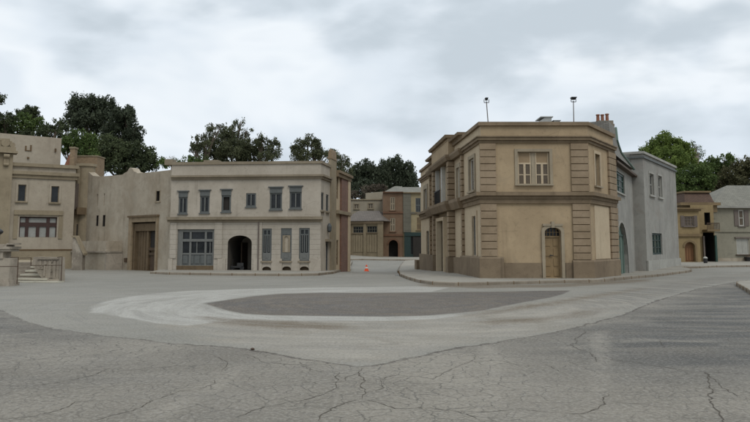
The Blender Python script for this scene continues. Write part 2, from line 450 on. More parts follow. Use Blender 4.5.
# ================================================================== CREAM TWO-STOREY BUILDING (left of the street)
cA = gp(168.5, 270.2, .1); cB = gp(320.2, 271.4, .1)
FA = Facade(cA, cB)
sdir = Vector((.17, 1)).normalized()
pierN = V2(cB) + sdir * 2.35
FS = Facade(cB, pierN)
cream_top = FA.z(317, 161.2)
def build_cream():
    t = thing('cream_building', (cA.x, cA.y, H(cA.x, cA.y)), 'long cream two-storey building with blue-grey window frames and a dark archway', 'building')
    zb = -.3
    zm0 = FA.z(300, 221.2); zm1 = FA.z(300, 217.3)
    zc0 = FA.z(250, 179.2); zc1 = FA.z(250, 175.4)
    L = FA.L
    up, lo = [], []
    # upper windows: (frame px rect of light incl frame, kind)
    ups = [(178.5, 197, 187.5, 213.6), (200, 196, 209.5, 212.8), (221.5, 195.3, 231, 211.8), (246, 193.2, 256, 206.8), (269.8, 193, 282, 209.5), (289.6, 192, 301.6, 208.6)]
    specs = []
    for i, q in enumerate(ups):
        r = FA.rect(*q); specs.append(r); up.append((rect_o(*r), .16, i == 2, len(up) * 0))
    shop = FA.rect(177, 229.2, 213.8, 265.6)
    archr = FA.rect(227.6, 235.4, 251.6, 269.8)
    archr = (archr[0], archr[1], .08, archr[3])
    lows = [FA.rect(262, 228.6, 271.6, 260.8), FA.rect(280.8, 228.2, 291.6, 260.8), FA.rect(299, 228, 309.6, 260.8)]
    vents = [FA.rect(262.4, 266.6, 270.8, 270.4), FA.rect(282.4, 266.4, 290.8, 270.3), FA.rect(300, 266.4, 308.6, 270.3)]
    lo.append((rect_o(*shop), .22, False))
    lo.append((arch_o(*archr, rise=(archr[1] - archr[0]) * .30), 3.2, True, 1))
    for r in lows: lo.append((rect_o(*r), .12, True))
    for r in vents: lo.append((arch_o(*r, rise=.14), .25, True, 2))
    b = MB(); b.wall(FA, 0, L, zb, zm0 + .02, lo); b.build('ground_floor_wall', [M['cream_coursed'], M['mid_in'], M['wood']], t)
    b = MB(); b.wall(FA, 0, L, zm0 + .02, cream_top, up, 0)
    # street side wall
    sr = [FS.rect(321.2, 192.5, 323.8, 210.5), FS.rect(326.0, 194.5, 328.6, 211.5)]
    b.wall(FS, 0, FS.L + .6, zm0 + .02, cream_top, [(rect_o(*r), .12, False) for r in sr], 0)
    b.build('upper_wall', M['cream'], t)
    dr = FS.rect(325.9, 241.5, 328.6, 267); dr = (dr[0], dr[1], .0, dr[3])
    b = MB(); b.wall(FS, 0, FS.L + .6, zb - .4, zm0 + .02, [(rect_o(*dr), .18, False)], 0); b.build('side_wall', M['cream'], t)
    back = [V2(cA), V2(cB), V2(FS.P(FS.L + .6, 0, 0)), V2(FS.P(FS.L + .6, 0, 0)) - FA.d * 9.6]
    shell(back, zb, cream_top, t, 'cream', skip=(0, 1), name='rear_wall')
    cap_roof(back, cream_top - .02, t)
    # trim
    e = [V2(cA), V2(cB), V2(FS.P(FS.L - .05, 0, 0))]
    box_cornice(e, [(zc0, zc0 + .13, .10), (zc0 + .13, zc1 + .02, .20)], t, 'cream_trim')
    box_cornice(e, [(cream_top - .14, cream_top + .02, .07)], t, 'cream_trim', 'coping')
    e2 = [V2(cA) - FA.d * .15, V2(cB) + FA.d * .12, ]
    box_cornice(e2, [(zm0 - .04, zm0 + .1, .08), (zm0 + .1, zm1 + .04, .22)], t, 'cream_trim', 'string_course')
    pl = MB(); 
    for a, c in ((-.02, shop[0] - .25), (shop[1] + .25, archr[0] - .12), (archr[1] + .12, L + .03)):
        for q0, q1 in ((a, c),):
            cuts = [q0] + [x for v in vents for x in (v[0] - .03, v[1] + .03) if q0 < x < q1] + [q1]
            for i in range(0, len(cuts), 2):
                pl = MB(); pl.box(FA, cuts[i], cuts[i + 1], -.03, .05, zb, .78); pl.build('plinth', M['cream'], t)
    # pilaster strips beside the openings
    for a, c in ((shop[0] - .42, shop[0] - .04), (shop[1] + .04, shop[1] + .5), (archr[1] + .35, archr[1] + .6)):
        p = MB(); p.box(FA, a, c, -.02, .045, .80, zm0 - .06); p.build('pilaster', M['cream_coursed'], t)
    # hooded windows
    for i, r in enumerate(specs):
        hood = ('bluegrey', FA.z(280, 187.2) - FA.z(280, 192.6)) if i != 3 else None
        if i == 2:
            w = window(FA, t, r, .10, 'bluegrey', None, 1, 1, .1, hood=hood, label='window without panes, its opening black')
            q = MB(); q.box(FA, r[0] + .02, r[1] - .02, -.5, -.15, r[2] + .02, r[3] - .02); q.build('opening', M['dark_in'], w)  # solid near-black block in place of the unlit room behind
        else:
            w = window(FA, t, r, .10, 'bluegrey', 'glass', 2, 1, .085, .05, hood=hood)
        q = MB(); q.box(FA, r[0] - .04, r[1] + .04, -.02, .07, r[2] - .07, r[2] - .002); q.build('sill', M['bluegrey'], w)
        if i != 2:
            q = MB(); c = (r[0] + r[1]) / 2; q.box(FA, c - .03, c + .03, -.06, -.02, r[2] + .09, r[3] - .09); q.build('casement', M['bluegrey_light'], w)
    # blue-grey shopfront
    u0, u1, z0, z1 = shop; H_ = z1 - z0
    f = MB(); a, c = -.22, -.10
    us = [u0 + (u1 - u0) * k for k in (0, .345, .76, 1)]
    f.box(FA, u0, u0 + .3, a, c, z0, z1); f.box(FA, u1 - .12, u1, a, c, z0, z1)
    for k in us[1:3]: f.box(FA, k - .06, k + .06, a, c - .004, z0, z1)
    f.box(FA, u0 + .3, u1 - .12, a, c - .008, z1 - .16, z1); f.box(FA, u0 + .3, u1 - .12, a, c + .02, z0 + H_ * .66, z0 + H_ * .73)
    f.box(FA, u0 + .3, u1 - .12, a, c - .012, z0 + H_ * .30, z0 + H_ * .345)
    sh = f.build('shopfront', M['bluegrey_light'], t)
    g = MB(); g.box(FA, u0 + .29, u1 - .11, -.20, -.185, z0 + H_ * .31, z1 - .14); g.build('pane', M['glass'], sh)
    g = MB()
    n = 5
    for k in range(n):
        q0 = u0 + .3 + (u1 - .12 - u0 - .3) * k / n; q1 = u0 + .3 + (u1 - .12 - u0 - .3) * (k + 1) / n
        g.box(FA, q0 + .04, q1 - .04, a + .02, c - .02, z0 + .12, z0 + H_ * .28)
    g.box(FA, u0 + .3, u1 - .12, a, c - .05, z0, z0 + H_ * .30); g.build('lower_panel', M['bluegrey'], sh)
    for k in (.52, .88):
        g = MB(); x = u0 + (u1 - u0) * k; g.box(FA, x - .025, x + .025, a + .03, c - .03, z0 + H_ * .34, z0 + H_ * .66); g.build('mullion', M['bluegrey_light'], sh)
    g = MB(); g.box(FA, u0, u1, -.2, .02, z0 - .32, z0 - .002); g.build('threshold', M['wood'], t)
    # archway: inner wall pieces and a dark heap
    g = MB(); um = archr[0] + (archr[1] - archr[0]) * .62
    g.box(FA, um, um + .25, -2.9, -2.2, .05, archr[3] - .25); g.box(FA, archr[0] + .35, archr[0] + .42, -3.1, -1.6, .05, archr[3] - .4)
    g.build('inner_post', M['wood_dark'], t)
    # tall lower windows
    for i, r in enumerate(lows):
        u0, u1, z0, z1 = r
        if i == 1:
            w = window(FA, t, r, .10, 'bluegrey', None, 1, 1, .1, rails=(.25, .78), label='blue-grey frame filled with a plastered arched niche')
            n_ = MB(); c0, c1, y0, y1 = u0 + .2, u1 - .2, z0 + (z1 - z0) * .27, z0 + (z1 - z0) * .76
            n_.wall(FA, u0 + .08, u1 - .08, z0 + (z1 - z0) * .26, z0 + (z1 - z0) * .78, [(arch_o(c0, c1, y0, y1), .07, True, 1)], 0, v=-.035); n_.build('niche', [M['cream_trim'], M['beige_old']], w)
            q = MB(); q.box(FA, u0 + .08, u1 - .08, -.09, -.05, z0 + (z1 - z0) * .8, z1 - .08); q.build('transom_panel', M['bluegrey'], w)
        else:
            w = window(FA, t, r, .10, 'bluegrey', 'glass', 2, 1, .1, .07, rails=(.80,))
            q = MB()
            for s in (.30, .70):
                x = u0 + (u1 - u0) * s; q.box(FA, x - .02, x + .02, -.08, -.04, z0 + (z1 - z0) * .27, z0 + (z1 - z0) * .78)
            q.build('glazing_bar', M['bluegrey_light'], w)
        q = MB(); q.box(FA, u0 + .05, u1 - .05, -.1, -.03, z0 + .05, z0 + (z1 - z0) * .245); q.box(FA, u0 + .2, u1 - .2, -.04, -.012, z0 + .16, z0 + (z1 - z0) * .2)
        q.build('apron_panel', M['bluegrey_light'], w)
        q = MB(); q.box(FA, u0 - .05, u1 + .05, -.02, .08, z0 - .1, z0 - .002); q.build('sill', M['cream_trim'], w)
    # drainpipe
    up_ = FA.u(258.6, 245); g = MB(); p0 = FA.P(up_, .07, .1); p1 = FA.P(up_, .07, zm0 - .05); g.tube(p0, p1, .04); g.build('drainpipe', M['mauve'], t)
    # side windows and door
    for r in sr: window(FS, t, r, .1, 'bluegrey', 'glass', 1, 1, .1, sill='cream_trim')
    w = window(FS, t, dr, .14, 'bluegrey_dark', 'glass', 1, 1, .12, rails=(.42, .8), name='door')
    g = MB(); g.box(FS, dr[0] - .2, dr[1] + .2, -.02, .25, dr[3], dr[3] + .14); g.build('hood', M['cream_trim'], w)
    g = MB(); um = (dr[0] + dr[1]) / 2; g.lathe(FS.P(um, .12, dr[3] + .55), [(.05, 0), (.13, .1), (.15, .35), (.06, .55)], 8); g.build('wall_lantern', M['bluegrey_dark'], t)
    # rooftop bits seen along the parapet
    for (px, w_, h_) in ((164, .5, .3), (207, .9, .22)):
        u = FA.u(px, 165); g = MB(); g.box(FA, u - w_ / 2, u + w_ / 2, -1.4, -.7, cream_top - .05, cream_top + h_); g.build('roof_hatch', M['cream_trim'], t)
    return t
build_cream()

# ================================================================== TAN BUILDING WITH A BRICK PILASTER (joined to it, along the street)
def build_piers():
    P0 = FS.P(FS.L + .0, .0, 0); F = Facade(V2(P0), V2(P0) + sdir * 6.2)
    t = thing('brick_trimmed_building', (P0.x, P0.y, H(P0.x, P0.y)), 'narrow tan building with a red brick pilaster and a tall tan corner pier', 'building')
    ub = F.u(346.0, 240); top0 = F.z(337, 171.5); zb = -.7
    L = ub + .75
    wr = F.rect(336.6, 174, 338.4, 199); lw = F.rect(336.4, 240, 338.4, 265)
    b = MB(); b.wall(F, 0, L, zb, top0, [(rect_o(*wr), .15, False), (rect_o(*lw), .15, False)]); b.build('wall', M['tan_pale'], t)
    pts = [V2(P0), V2(F.P(L, 0, 0)), V2(F.P(L, 0, 0)) - Vector((4, .3)), V2(P0) - Vector((4, .3))]
    shell(pts, zb, top0, t, 'tan_pale', skip=(0,), name='rear_wall'); cap_roof(pts, top0 - .02, t)
    zp = F.z(331, 159); upr = F.u(335.2, 220)
    b = MB(); b.box(F, 0, upr, -.12, .07, zb, zp); b.build('corner_pier', M['beige_trim'], t)
    b = MB(); b.box(F, -.04, upr + .04, -.18, .10, zp, zp + .1); b.box(F, .02, upr - .02, -.14, .07, zp + .1, zp + .5, taper=.02); b.box(F, .1, upr - .1, -.1, .05, zp + .5, zp + .62, taper=.02)
    b.build('pier_cap', M['brick_tan'], t)
    bu0 = F.u(339.8, 230)
    b = MB(); b.box(F, bu0, ub, -.1, .12, zb, top0 - .05); b.build('brick_pilaster', M['brick'], t)
    b = MB(); b.box(F, ub + .003, L, -.1, .16, zb, top0 - .06); b.build('edge_pier', M['tan_pale'], t)
    zm = F.z(341, 213); b = MB(); b.box(F, upr + .01, L + .08, -.05, .22, zm - .1, zm + .12); b.build('string_course', M['beige_trim'], t)
    b = MB(); b.box(F, upr + .01, L + .12, -.05, .2, top0 - .35, top0 - .12); b.box(F, upr + .01, L + .2, -.05, .3, top0 - .12, top0 + .05); b.build('cornice', M['tan_trim'], t)
    window(F, t, wr, .1, 'tan_trim', 'glass_brown', 1, 3, .07); window(F, t, lw, .1, 'tan_trim', 'glass_brown', 1, 3, .07)
build_piers()

# ================================================================== WEATHERED BEIGE WALL BUILDING
wR = V2(cA) + Vector((.06, .25)); wLp = gp(79, 267.9); 
FW = Facade(V2(wLp), wR)
def build_old():
    t = thing('weathered_building', (wLp.x, wLp.y, 0), 'weathered beige plaster building with slit windows and a deep timber doorway', 'building')
    L = FW.L; z0 = -.3; u = lambda x, y: FW.uz(x, y)
    topline = [u(168, 170.2), u(150, 172.3), u(137.5, 173.2), u(136, 172), u(134, 171.6), u(132, 168.2), u(129.8, 167.6), u(127, 171.8), u(125, 172.6), u(122.5, 174.6), u(110, 175.8), u(100, 176.4), u(93, 175.8), u(88, 171.5), u(80, 171)]
    top = [(L, topline[0][1])] + topline[1:-1] + [(0, topline[-1][1])]
    door = FW.rect(132.5, 222, 156.3, 267.6); door = (door[0], door[1], .0, door[3])
    sw = FW.rect(156.4, 191, 159.8, 201)
    slits = [FW.rect(96.4, 215.4, 98.4, 226), FW.rect(102.8, 215, 105.2, 226.4)]
    nich = [FW.rect(96.8, 194, 98, 206), FW.rect(103.6, 193.5, 104.8, 206)]
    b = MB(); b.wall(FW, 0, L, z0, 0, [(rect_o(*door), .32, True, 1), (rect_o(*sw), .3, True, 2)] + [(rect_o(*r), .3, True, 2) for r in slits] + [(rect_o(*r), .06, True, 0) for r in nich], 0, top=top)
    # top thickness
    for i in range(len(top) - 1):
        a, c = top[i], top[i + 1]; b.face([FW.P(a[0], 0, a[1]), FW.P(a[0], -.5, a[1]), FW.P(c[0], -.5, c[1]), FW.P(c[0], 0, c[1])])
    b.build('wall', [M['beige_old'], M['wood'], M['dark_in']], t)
    pts = [V2(wLp) - FW.n * .5, V2(wR) - FW.n * .5, V2(wR) - FW.n * 5, V2(wLp) - FW.n * 5]
    shell(pts, z0, 6.0, t, 'beige_old', skip=(0,), name='rear_wall'); cap_roof(pts, 6.0, t)
    # timber doorway
    u0, u1, a0, a1 = door
    f = MB(); f.box(FW, u0 - .35, u0 - .002, -.02, .12, a0, a1 + .3); f.box(FW, u1 + .002, u1 + .18, -.02, .1, a0, a1 + .3); f.box(FW, u0 - .002, u1 + .002, -.02, .11, a1 + .005, a1 + .3)
    dw = f.build('doorway', M['wood_pale'], t)
    f = MB(); f.box(FW, u0 - .42, u1 + .24, -.02, .2, a1 + .3, a1 + .42); f.box(FW, u0 + .004, u1 - .004, -.31, -.07, a1 - .55, a1 - .1); f.box(FW, u0 + .02, u0 + .2, -.31, -.04, a0, a1 - .55)
    f.build('lintel', M['wood'], dw)
    um = u0 + (u1 - u0) * .52
    f = MB(); f.box(FW, u0 + .2, um, -.31, -.25, a0, a1 - .55)
    for k in range(5):
        x = u0 + .2 + (um - u0 - .2) * k / 4; f.box(FW, x - .03, x + .03, -.25, -.22, a0, a1 - .55)
    f.build('plank_door', M['wood'], dw)
    f = MB(); f.box(FW, um + .003, um + .22, -.31, -.12, a0, a1 - .555); f.build('post', M['wood'], dw)
    f = MB(); f.box(FW, um + .23, u1 - .02, -.315, -.27, a1 - 1.6, a1 - .56); f.build('opening', M['dark_in'], dw)  # shallow dark slab; the opening's shade is its colour
    f = MB(); f.box(FW, um + .23, u1 - .02, -.31, -.16, a1 - 1.75, a1 - 1.58); f.box(FW, um + .23, u1 - .02, -.31, -.17, .95, 1.1); f.box(FW, um + .23, u1 - .02, -.31, -.24, 0, .95); f.build('cross_rail', M['wood_dark'], dw)
    # window frame, slits
    f = MB(); s0, s1, y0, y1 = sw; f.box(FW, s0 - .06, s0, -.02, .02, y0 - .05, y1 + .05); f.box(FW, s1, s1 + .06, -.02, .02, y0 - .05, y1 + .05); f.box(FW, s0 - .1, s1 + .1, -.02, .06, y0 - .1, y0 - .05); f.build('window_frame', M['beige_trim'], t)
    # low stone annex at the foot of the wall
    an = FW.rect(91, 238.8, 122.2, 268); va = 1.1
    b = MB(); b.box(FW, an[0] - .3, an[1] - .05, .0, va, -.3, an[3] - .15); b.build('annex', M['beige_old'], t)
    b = MB(); b.box(FW, an[0] - .4, an[1] + .08, .02, va + .12, an[2] + .85 * 1.2, an[2] + 1.12); b.box(FW, an[1] - .05, an[1] + .12, .02, va + .05, -.2, 1.05)
    b.build('annex_ledge', M['stone'], t)
    f = MB(); q = FW.rect(125.2, 258, 127.4, 262); f.box(FW, *q[:2], -.02, .09, q[2], q[3]); f.build('meter_box', M['wood_dark'], t)
    # round tower pilaster at the left end
    c = FW.P(.15, -.15, -.3); zt = FW.z(82, 164.5) 
    b = MB(); b.lathe(c, [(.62, 0), (.6, zt * .5), (.58, zt + .1), (.68, zt + .12), (.68, zt + .3)], 24)
    b.build('round_pilaster', M['beige_trim'], t, smooth=False)
    b = MB(); q = gp(80, 268); 
    rr = FW.rect(73, 208.6, 87.5, 215); b.box(FW, rr[0], rr[1] + .02, .1, .75, rr[2], rr[3] + .03)
    for k in range(3): b.box(FW, rr[0] + .1 + k * .35, rr[0] + .2 + k * .35, .75, .95, rr[2] + .06, rr[3] - .04)
    b.build('timber_bracket', M['wood'], t)
    # brick stack on the roof behind
    s = at(86, 170, 55); b = MB(); z1 = at(86, 156.5, 55).z; b.wbox(s.x - .75, s.x + .82, 55, 56.5, 5.0, z1); b.wbox(s.x - 1.5, s.x + .75, 55.05, 56.4, 5.0, at(80, 160.5, 55).z); b.build('brick_stack', M['brick_tan'], t)
    b = MB(); b.wbox(s.x - .8, s.x + .87, 54.95, 56.55, z1, z1 + .08); b.build('stack_coping', M['beige_trim'], t)
build_old()

# brick chimney with a sloping flank behind the passage
def build_stack():
    c = at(70, 165, 54); t = thing('brick_chimney', (c.x, c.y, 0), 'slender chimney with one sloping shoulder rising behind the left passage', 'chimney')
    zt = at(70, 148.5, 54).z; zb = at(70, 168, 54).z
    b = MB(); b.wbox(c.x - .05, c.x + .3, 54, 54.5, 0, zt); b.build('stack', M['brick_tan'], t)
    b = MB(); b.face([(c.x - .06, 54.1, 0), (c.x - .55, 54.1, 0), (c.x - .55, 54.1, zb), (c.x - .06, 54.1, zt - .25)]); b.face([(c.x - .06, 54.4, 0), (c.x - .06, 54.4, zt - .25), (c.x - .55, 54.4, zb), (c.x - .55, 54.4, 0)])
    b.face([(c.x - .55, 54.1, 0), (c.x - .55, 54.4, 0), (c.x - .55, 54.4, zb), (c.x - .55, 54.1, zb)]); b.face([(c.x - .55, 54.1, zb), (c.x - .55, 54.4, zb), (c.x - .06, 54.4, zt - .25), (c.x - .06, 54.1, zt - .25)])
    b.build('shoulder', M['terracotta'], t)
    b = MB(); b.wbox(c.x - .1, c.x + .36, 53.95, 54.55, zt, zt + .12); b.build('cap', M['beige_trim'], t)
build_stack()

# ================================================================== LEFT BUILDING WITH A BROWN SHOP WINDOW
lBp = gp(71.4, 268.6); ldir = Vector((.86, .51)).normalized()
FLb = Facade(V2(lBp) - ldir * 6.0, V2(lBp))
def build_left():
    F = FLb; L = F.L
    t = thing('stone_building', (lBp.x, lBp.y, 0), 'beige two-storey building at the far left with a wide brown-framed shop window', 'building')
    top = F.z(50, 166.2); zb = -.3
    w1 = F.rect(17.8, 184.6, 25.9, 201.4); w2 = F.rect(51, 186.2, 58.9, 202.6)
    big = F.rect(19.2, 216.8, 56.8, 237.2)
    b = MB(); b.wall(F, 0, L, zb, top, [(rect_o(*w1), .2, False), (rect_o(*w2), .2, False), (rect_o(*big), .25, False)]); b.build('wall', M['beige'], t)
    pts = [V2(F.P(0, 0, 0)), V2(F.P(L, 0, 0)), V2(F.P(L, -6, 0)), V2(F.P(0, -6, 0))]
    shell(pts, zb, top, t, 'beige', skip=(0,), name='rear_wall'); cap_roof(pts, top - .02, t)
    e = [V2(F.P(0, 0, 0)), V2(F.P(L, 0, 0)), V2(F.P(L, -5, 0))]
    zc = F.z(45, 177); box_cornice(e, [(zc - .12, zc + .1, .10), (zc + .1, zc + .32, .22)], t, 'beige_trim')
    box_cornice(e, [(top - .1, top + .12, .16)], t, 'beige_trim', 'coping')
    zs = F.z(40, 249.8); box_cornice(e, [(zs - .05, zs + .04, .12)], t, 'joint', 'string_course'); box_cornice(e, [(zb, zs - .06, .10)], t, 'beige_trim', 'plinth')
    # block courses at the right-hand corner
    for w in (w1, w2): window(F, t, w, .16, 'beige_trim', 'glass', 1, 1, .04, surround='beige', sw=.12, sp=.05, sill='beige_trim')
    u0, u1, z0, z1 = big
    f = MB(); a, c = -.24, -.12; hh = z1 - z0
    f.box(F, u0, u1, a, c, z0 + hh * .52, z0 + hh * .72); f.box(F, u0, u1, a, c - .01, z1 - .08, z1)
    f.box(F, u0, u0 + .06, a, c - .004, z0, z1); f.box(F, u1 - .06, u1, a, c - .004, z0, z1)
    for k in (.205, .495, .765): f.box(F, u0 + (u1 - u0) * k - .1, u0 + (u1 - u0) * k + .1, a, c + .01, z0, z0 + hh * .52)
    for k in (.205, .765): f.box(F, u0 + (u1 - u0) * k - .1, u0 + (u1 - u0) * k + .1, a, c + .01, z0 + hh * .72, z1 - .08)
    w = f.build('shop_window', M['wood_red'], t)
    g = MB(); g.box(F, u0 + .02, u1 - .02, -.235, -.2, z0 + .01, z1 - .02); g.build('pane', M['glass_pale'], w)
    g = MB(); g.box(F, u0 - .35, u1 + .35, -.02, .1, z1 + .12, z1 + .42); g.box(F, u0 - .35, u0 - .1, -.02, .05, z0 - .1, z1 + .12); g.box(F, u1 + .1, u1 + .35, -.02, .05, z0 - .1, z1 + .12); g.build('surround', M['beige_trim'], w)
    # corner pier with a scrolled capital, nearest the frame's edge
    v = .32; ue = F.u(10.4, 200); zc0 = F.uz(5, 153, v)[1]; ztop = F.uz(5, 139, v)[1]
    b = MB(); b.box(F, ue - 2.2, ue, -1, v, zb, zc0 - .02); b.build('corner_pier', M['beige_trim'], t)
    b = MB(); b.box(F, ue - 2.4, ue + .24, -.5, v + .26, zc0, zc0 + .14); b.box(F, ue - 2.3, ue + .12, -.5, v + .16, zc0 + .14, zc0 + .4)
    b.box(F, ue - 2.0, ue - .12, -.5, v + .05, zc0 + .4, ztop - .12)
    def drum(u, z, r, w0, w1): b.tube(F.P(u, w0, z), F.P(u, w1, z), r, n=14)
    drum(ue - .5, zc0 + .66, .26, v - .2, v + .14); drum(ue - .08, zc0 + .54, .16, v - .2, v + .12); b.box(F, ue - 1.0, ue - .25, -.4, v + .08, ztop - .12, ztop + .02)
    for du in (-.42, -1.3):
        b.tube(F.P(ue + du - .14, v + .1, zc0 - .2), F.P(ue + du + .2, v + .1, zc0 - .2), .15, n=12); b.box(F, ue + du - .13, ue + du + .17, v - .02, v + .12, zc0 - .75, zc0 - .2); b.tube(F.P(ue + du - .13, v + .08, zc0 - .75), F.P(ue + du + .17, v + .08, zc0 - .75), .1, n=10)
    b.build('capital', M['beige_trim'], t)
build_left()

# plain rear block above it
def build_block():
    F = Facade(V2(at(-60, 150, 50.5)), V2(at(61, 150, 55.5))); t = thing('rear_block', tuple(F.P(F.L, 0, 0)), 'tall windowless beige block rising behind the far left building', 'building')
    z1 = F.z(30, 135.6)
    b = MB(); b.wall(F, 0, F.L, 0, z1); 
    p = [V2(F.P(0, 0, 0)), V2(F.P(F.L, 0, 0)), V2(F.P(F.L, -5, 0)), V2(F.P(0, -5, 0))]
    b.face([F.P(0, 0, z1), F.P(F.L, 0, z1), F.P(F.L, -5, z1), F.P(0, -5, z1)])
    b.build('wall', M['beige'], t); shell(p, 0, z1, t, 'beige', skip=(0,), name='rear_wall')
    for (x0, y0, x1, y1) in ((25, 146, 31.5, 151), (27, 157.2, 29, 158.6), (54.6, 148.6, 56, 152)):
        r = F.rect(x0, y0, x1, y1); g = MB(); 
        if x1 - x0 > 4:
            g.box(F, r[0], r[0] + .1, -.02, .06, r[2], r[3]); g.box(F, r[1] - .1, r[1], -.02, .06, r[2], r[3] + .08); g.box(F, r[0] + .1, r[1] - .1, -.02, .05, r[2], r[2] + .06); nm = 'iron_bracket'
        else: g.box(F, r[0], r[1], -.02, .12, r[2], r[3]); nm = 'wall_fixing'
        g.build(nm, M['joint'], t)
build_block()

# recess of the passage between them
def build_passage():
    a = at(71.8, 240, 48.3); c = at(79.5, 240, 50.8)
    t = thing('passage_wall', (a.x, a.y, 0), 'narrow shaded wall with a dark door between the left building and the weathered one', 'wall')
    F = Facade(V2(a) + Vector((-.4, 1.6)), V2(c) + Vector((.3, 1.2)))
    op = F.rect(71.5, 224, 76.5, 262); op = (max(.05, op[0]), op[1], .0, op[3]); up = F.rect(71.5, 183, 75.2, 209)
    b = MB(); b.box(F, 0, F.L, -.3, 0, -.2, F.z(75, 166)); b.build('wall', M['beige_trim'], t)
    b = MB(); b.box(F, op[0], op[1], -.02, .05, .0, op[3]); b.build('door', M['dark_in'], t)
    b = MB(); b.box(F, max(.05, up[0]), up[1], -.02, .03, up[2], up[3]); b.build('shutter', M['mauve'], t)
    # sloping stair parapet in front
    q = gp(84, 270); F2 = Facade((q.x - .9, q.y - .05), (q.x + .25, q.y - .25)); t2 = thing('stair_parapet', (q.x, q.y, 0), 'sloping stone stair parapet descending to the road by the left passage', 'wall')
    r = F2.rect(73.5, 237.5, 84, 270); z1 = r[3]
    b = MB()
    pts = [(r[0], -.1), (r[1], -.1), (r[1], .95), (r[0] + .25, z1), (r[0], z1)]
    fr = [F2.P(u, .16, z) for u, z in pts]; bk = [F2.P(u, -.16, z) for u, z in pts]
    b.face(fr); b.face(bk[::-1])
    for i in range(len(pts)): j = (i + 1) % len(pts); b.face([fr[j], fr[i], bk[i], bk[j]])
    b.build('parapet', M['stone'], t2)
    b = MB(); c0 = [(r[1] + .1, .92), (r[1] + .1, 1.05), (r[0] + .2, z1 + .12), (r[0] - .05, z1 + .12), (r[0] - .05, z1), (r[0] + .2, z1)]
    fr = [F2.P(u, .22, z) for u, z in c0]; bk = [F2.P(u, -.22, z) for u, z in c0]; b.face(fr); b.face(bk[::-1])
    for i in range(len(c0)): j = (i + 1) % len(c0); b.face([fr[j], fr[i], bk[i], bk[j]])
    b.build('coping', M['beige_trim'], t2)
build_passage()
# ================================================================== CENTRAL TAN CORNER BUILDING
C1 = gp(483, 278.0, .12); C2p = gp(591.5, 276.6, .12); 
C2 = Vector((at(591.5, 270, C1.y + .0).x, C1.y))
rdir = Vector((.64, 1)).normalized()
E_ = at(421.3, 265, 54.8)
FL = Facade(V2(E_), V2(C1)); FF = Facade(V2(C1), C2)
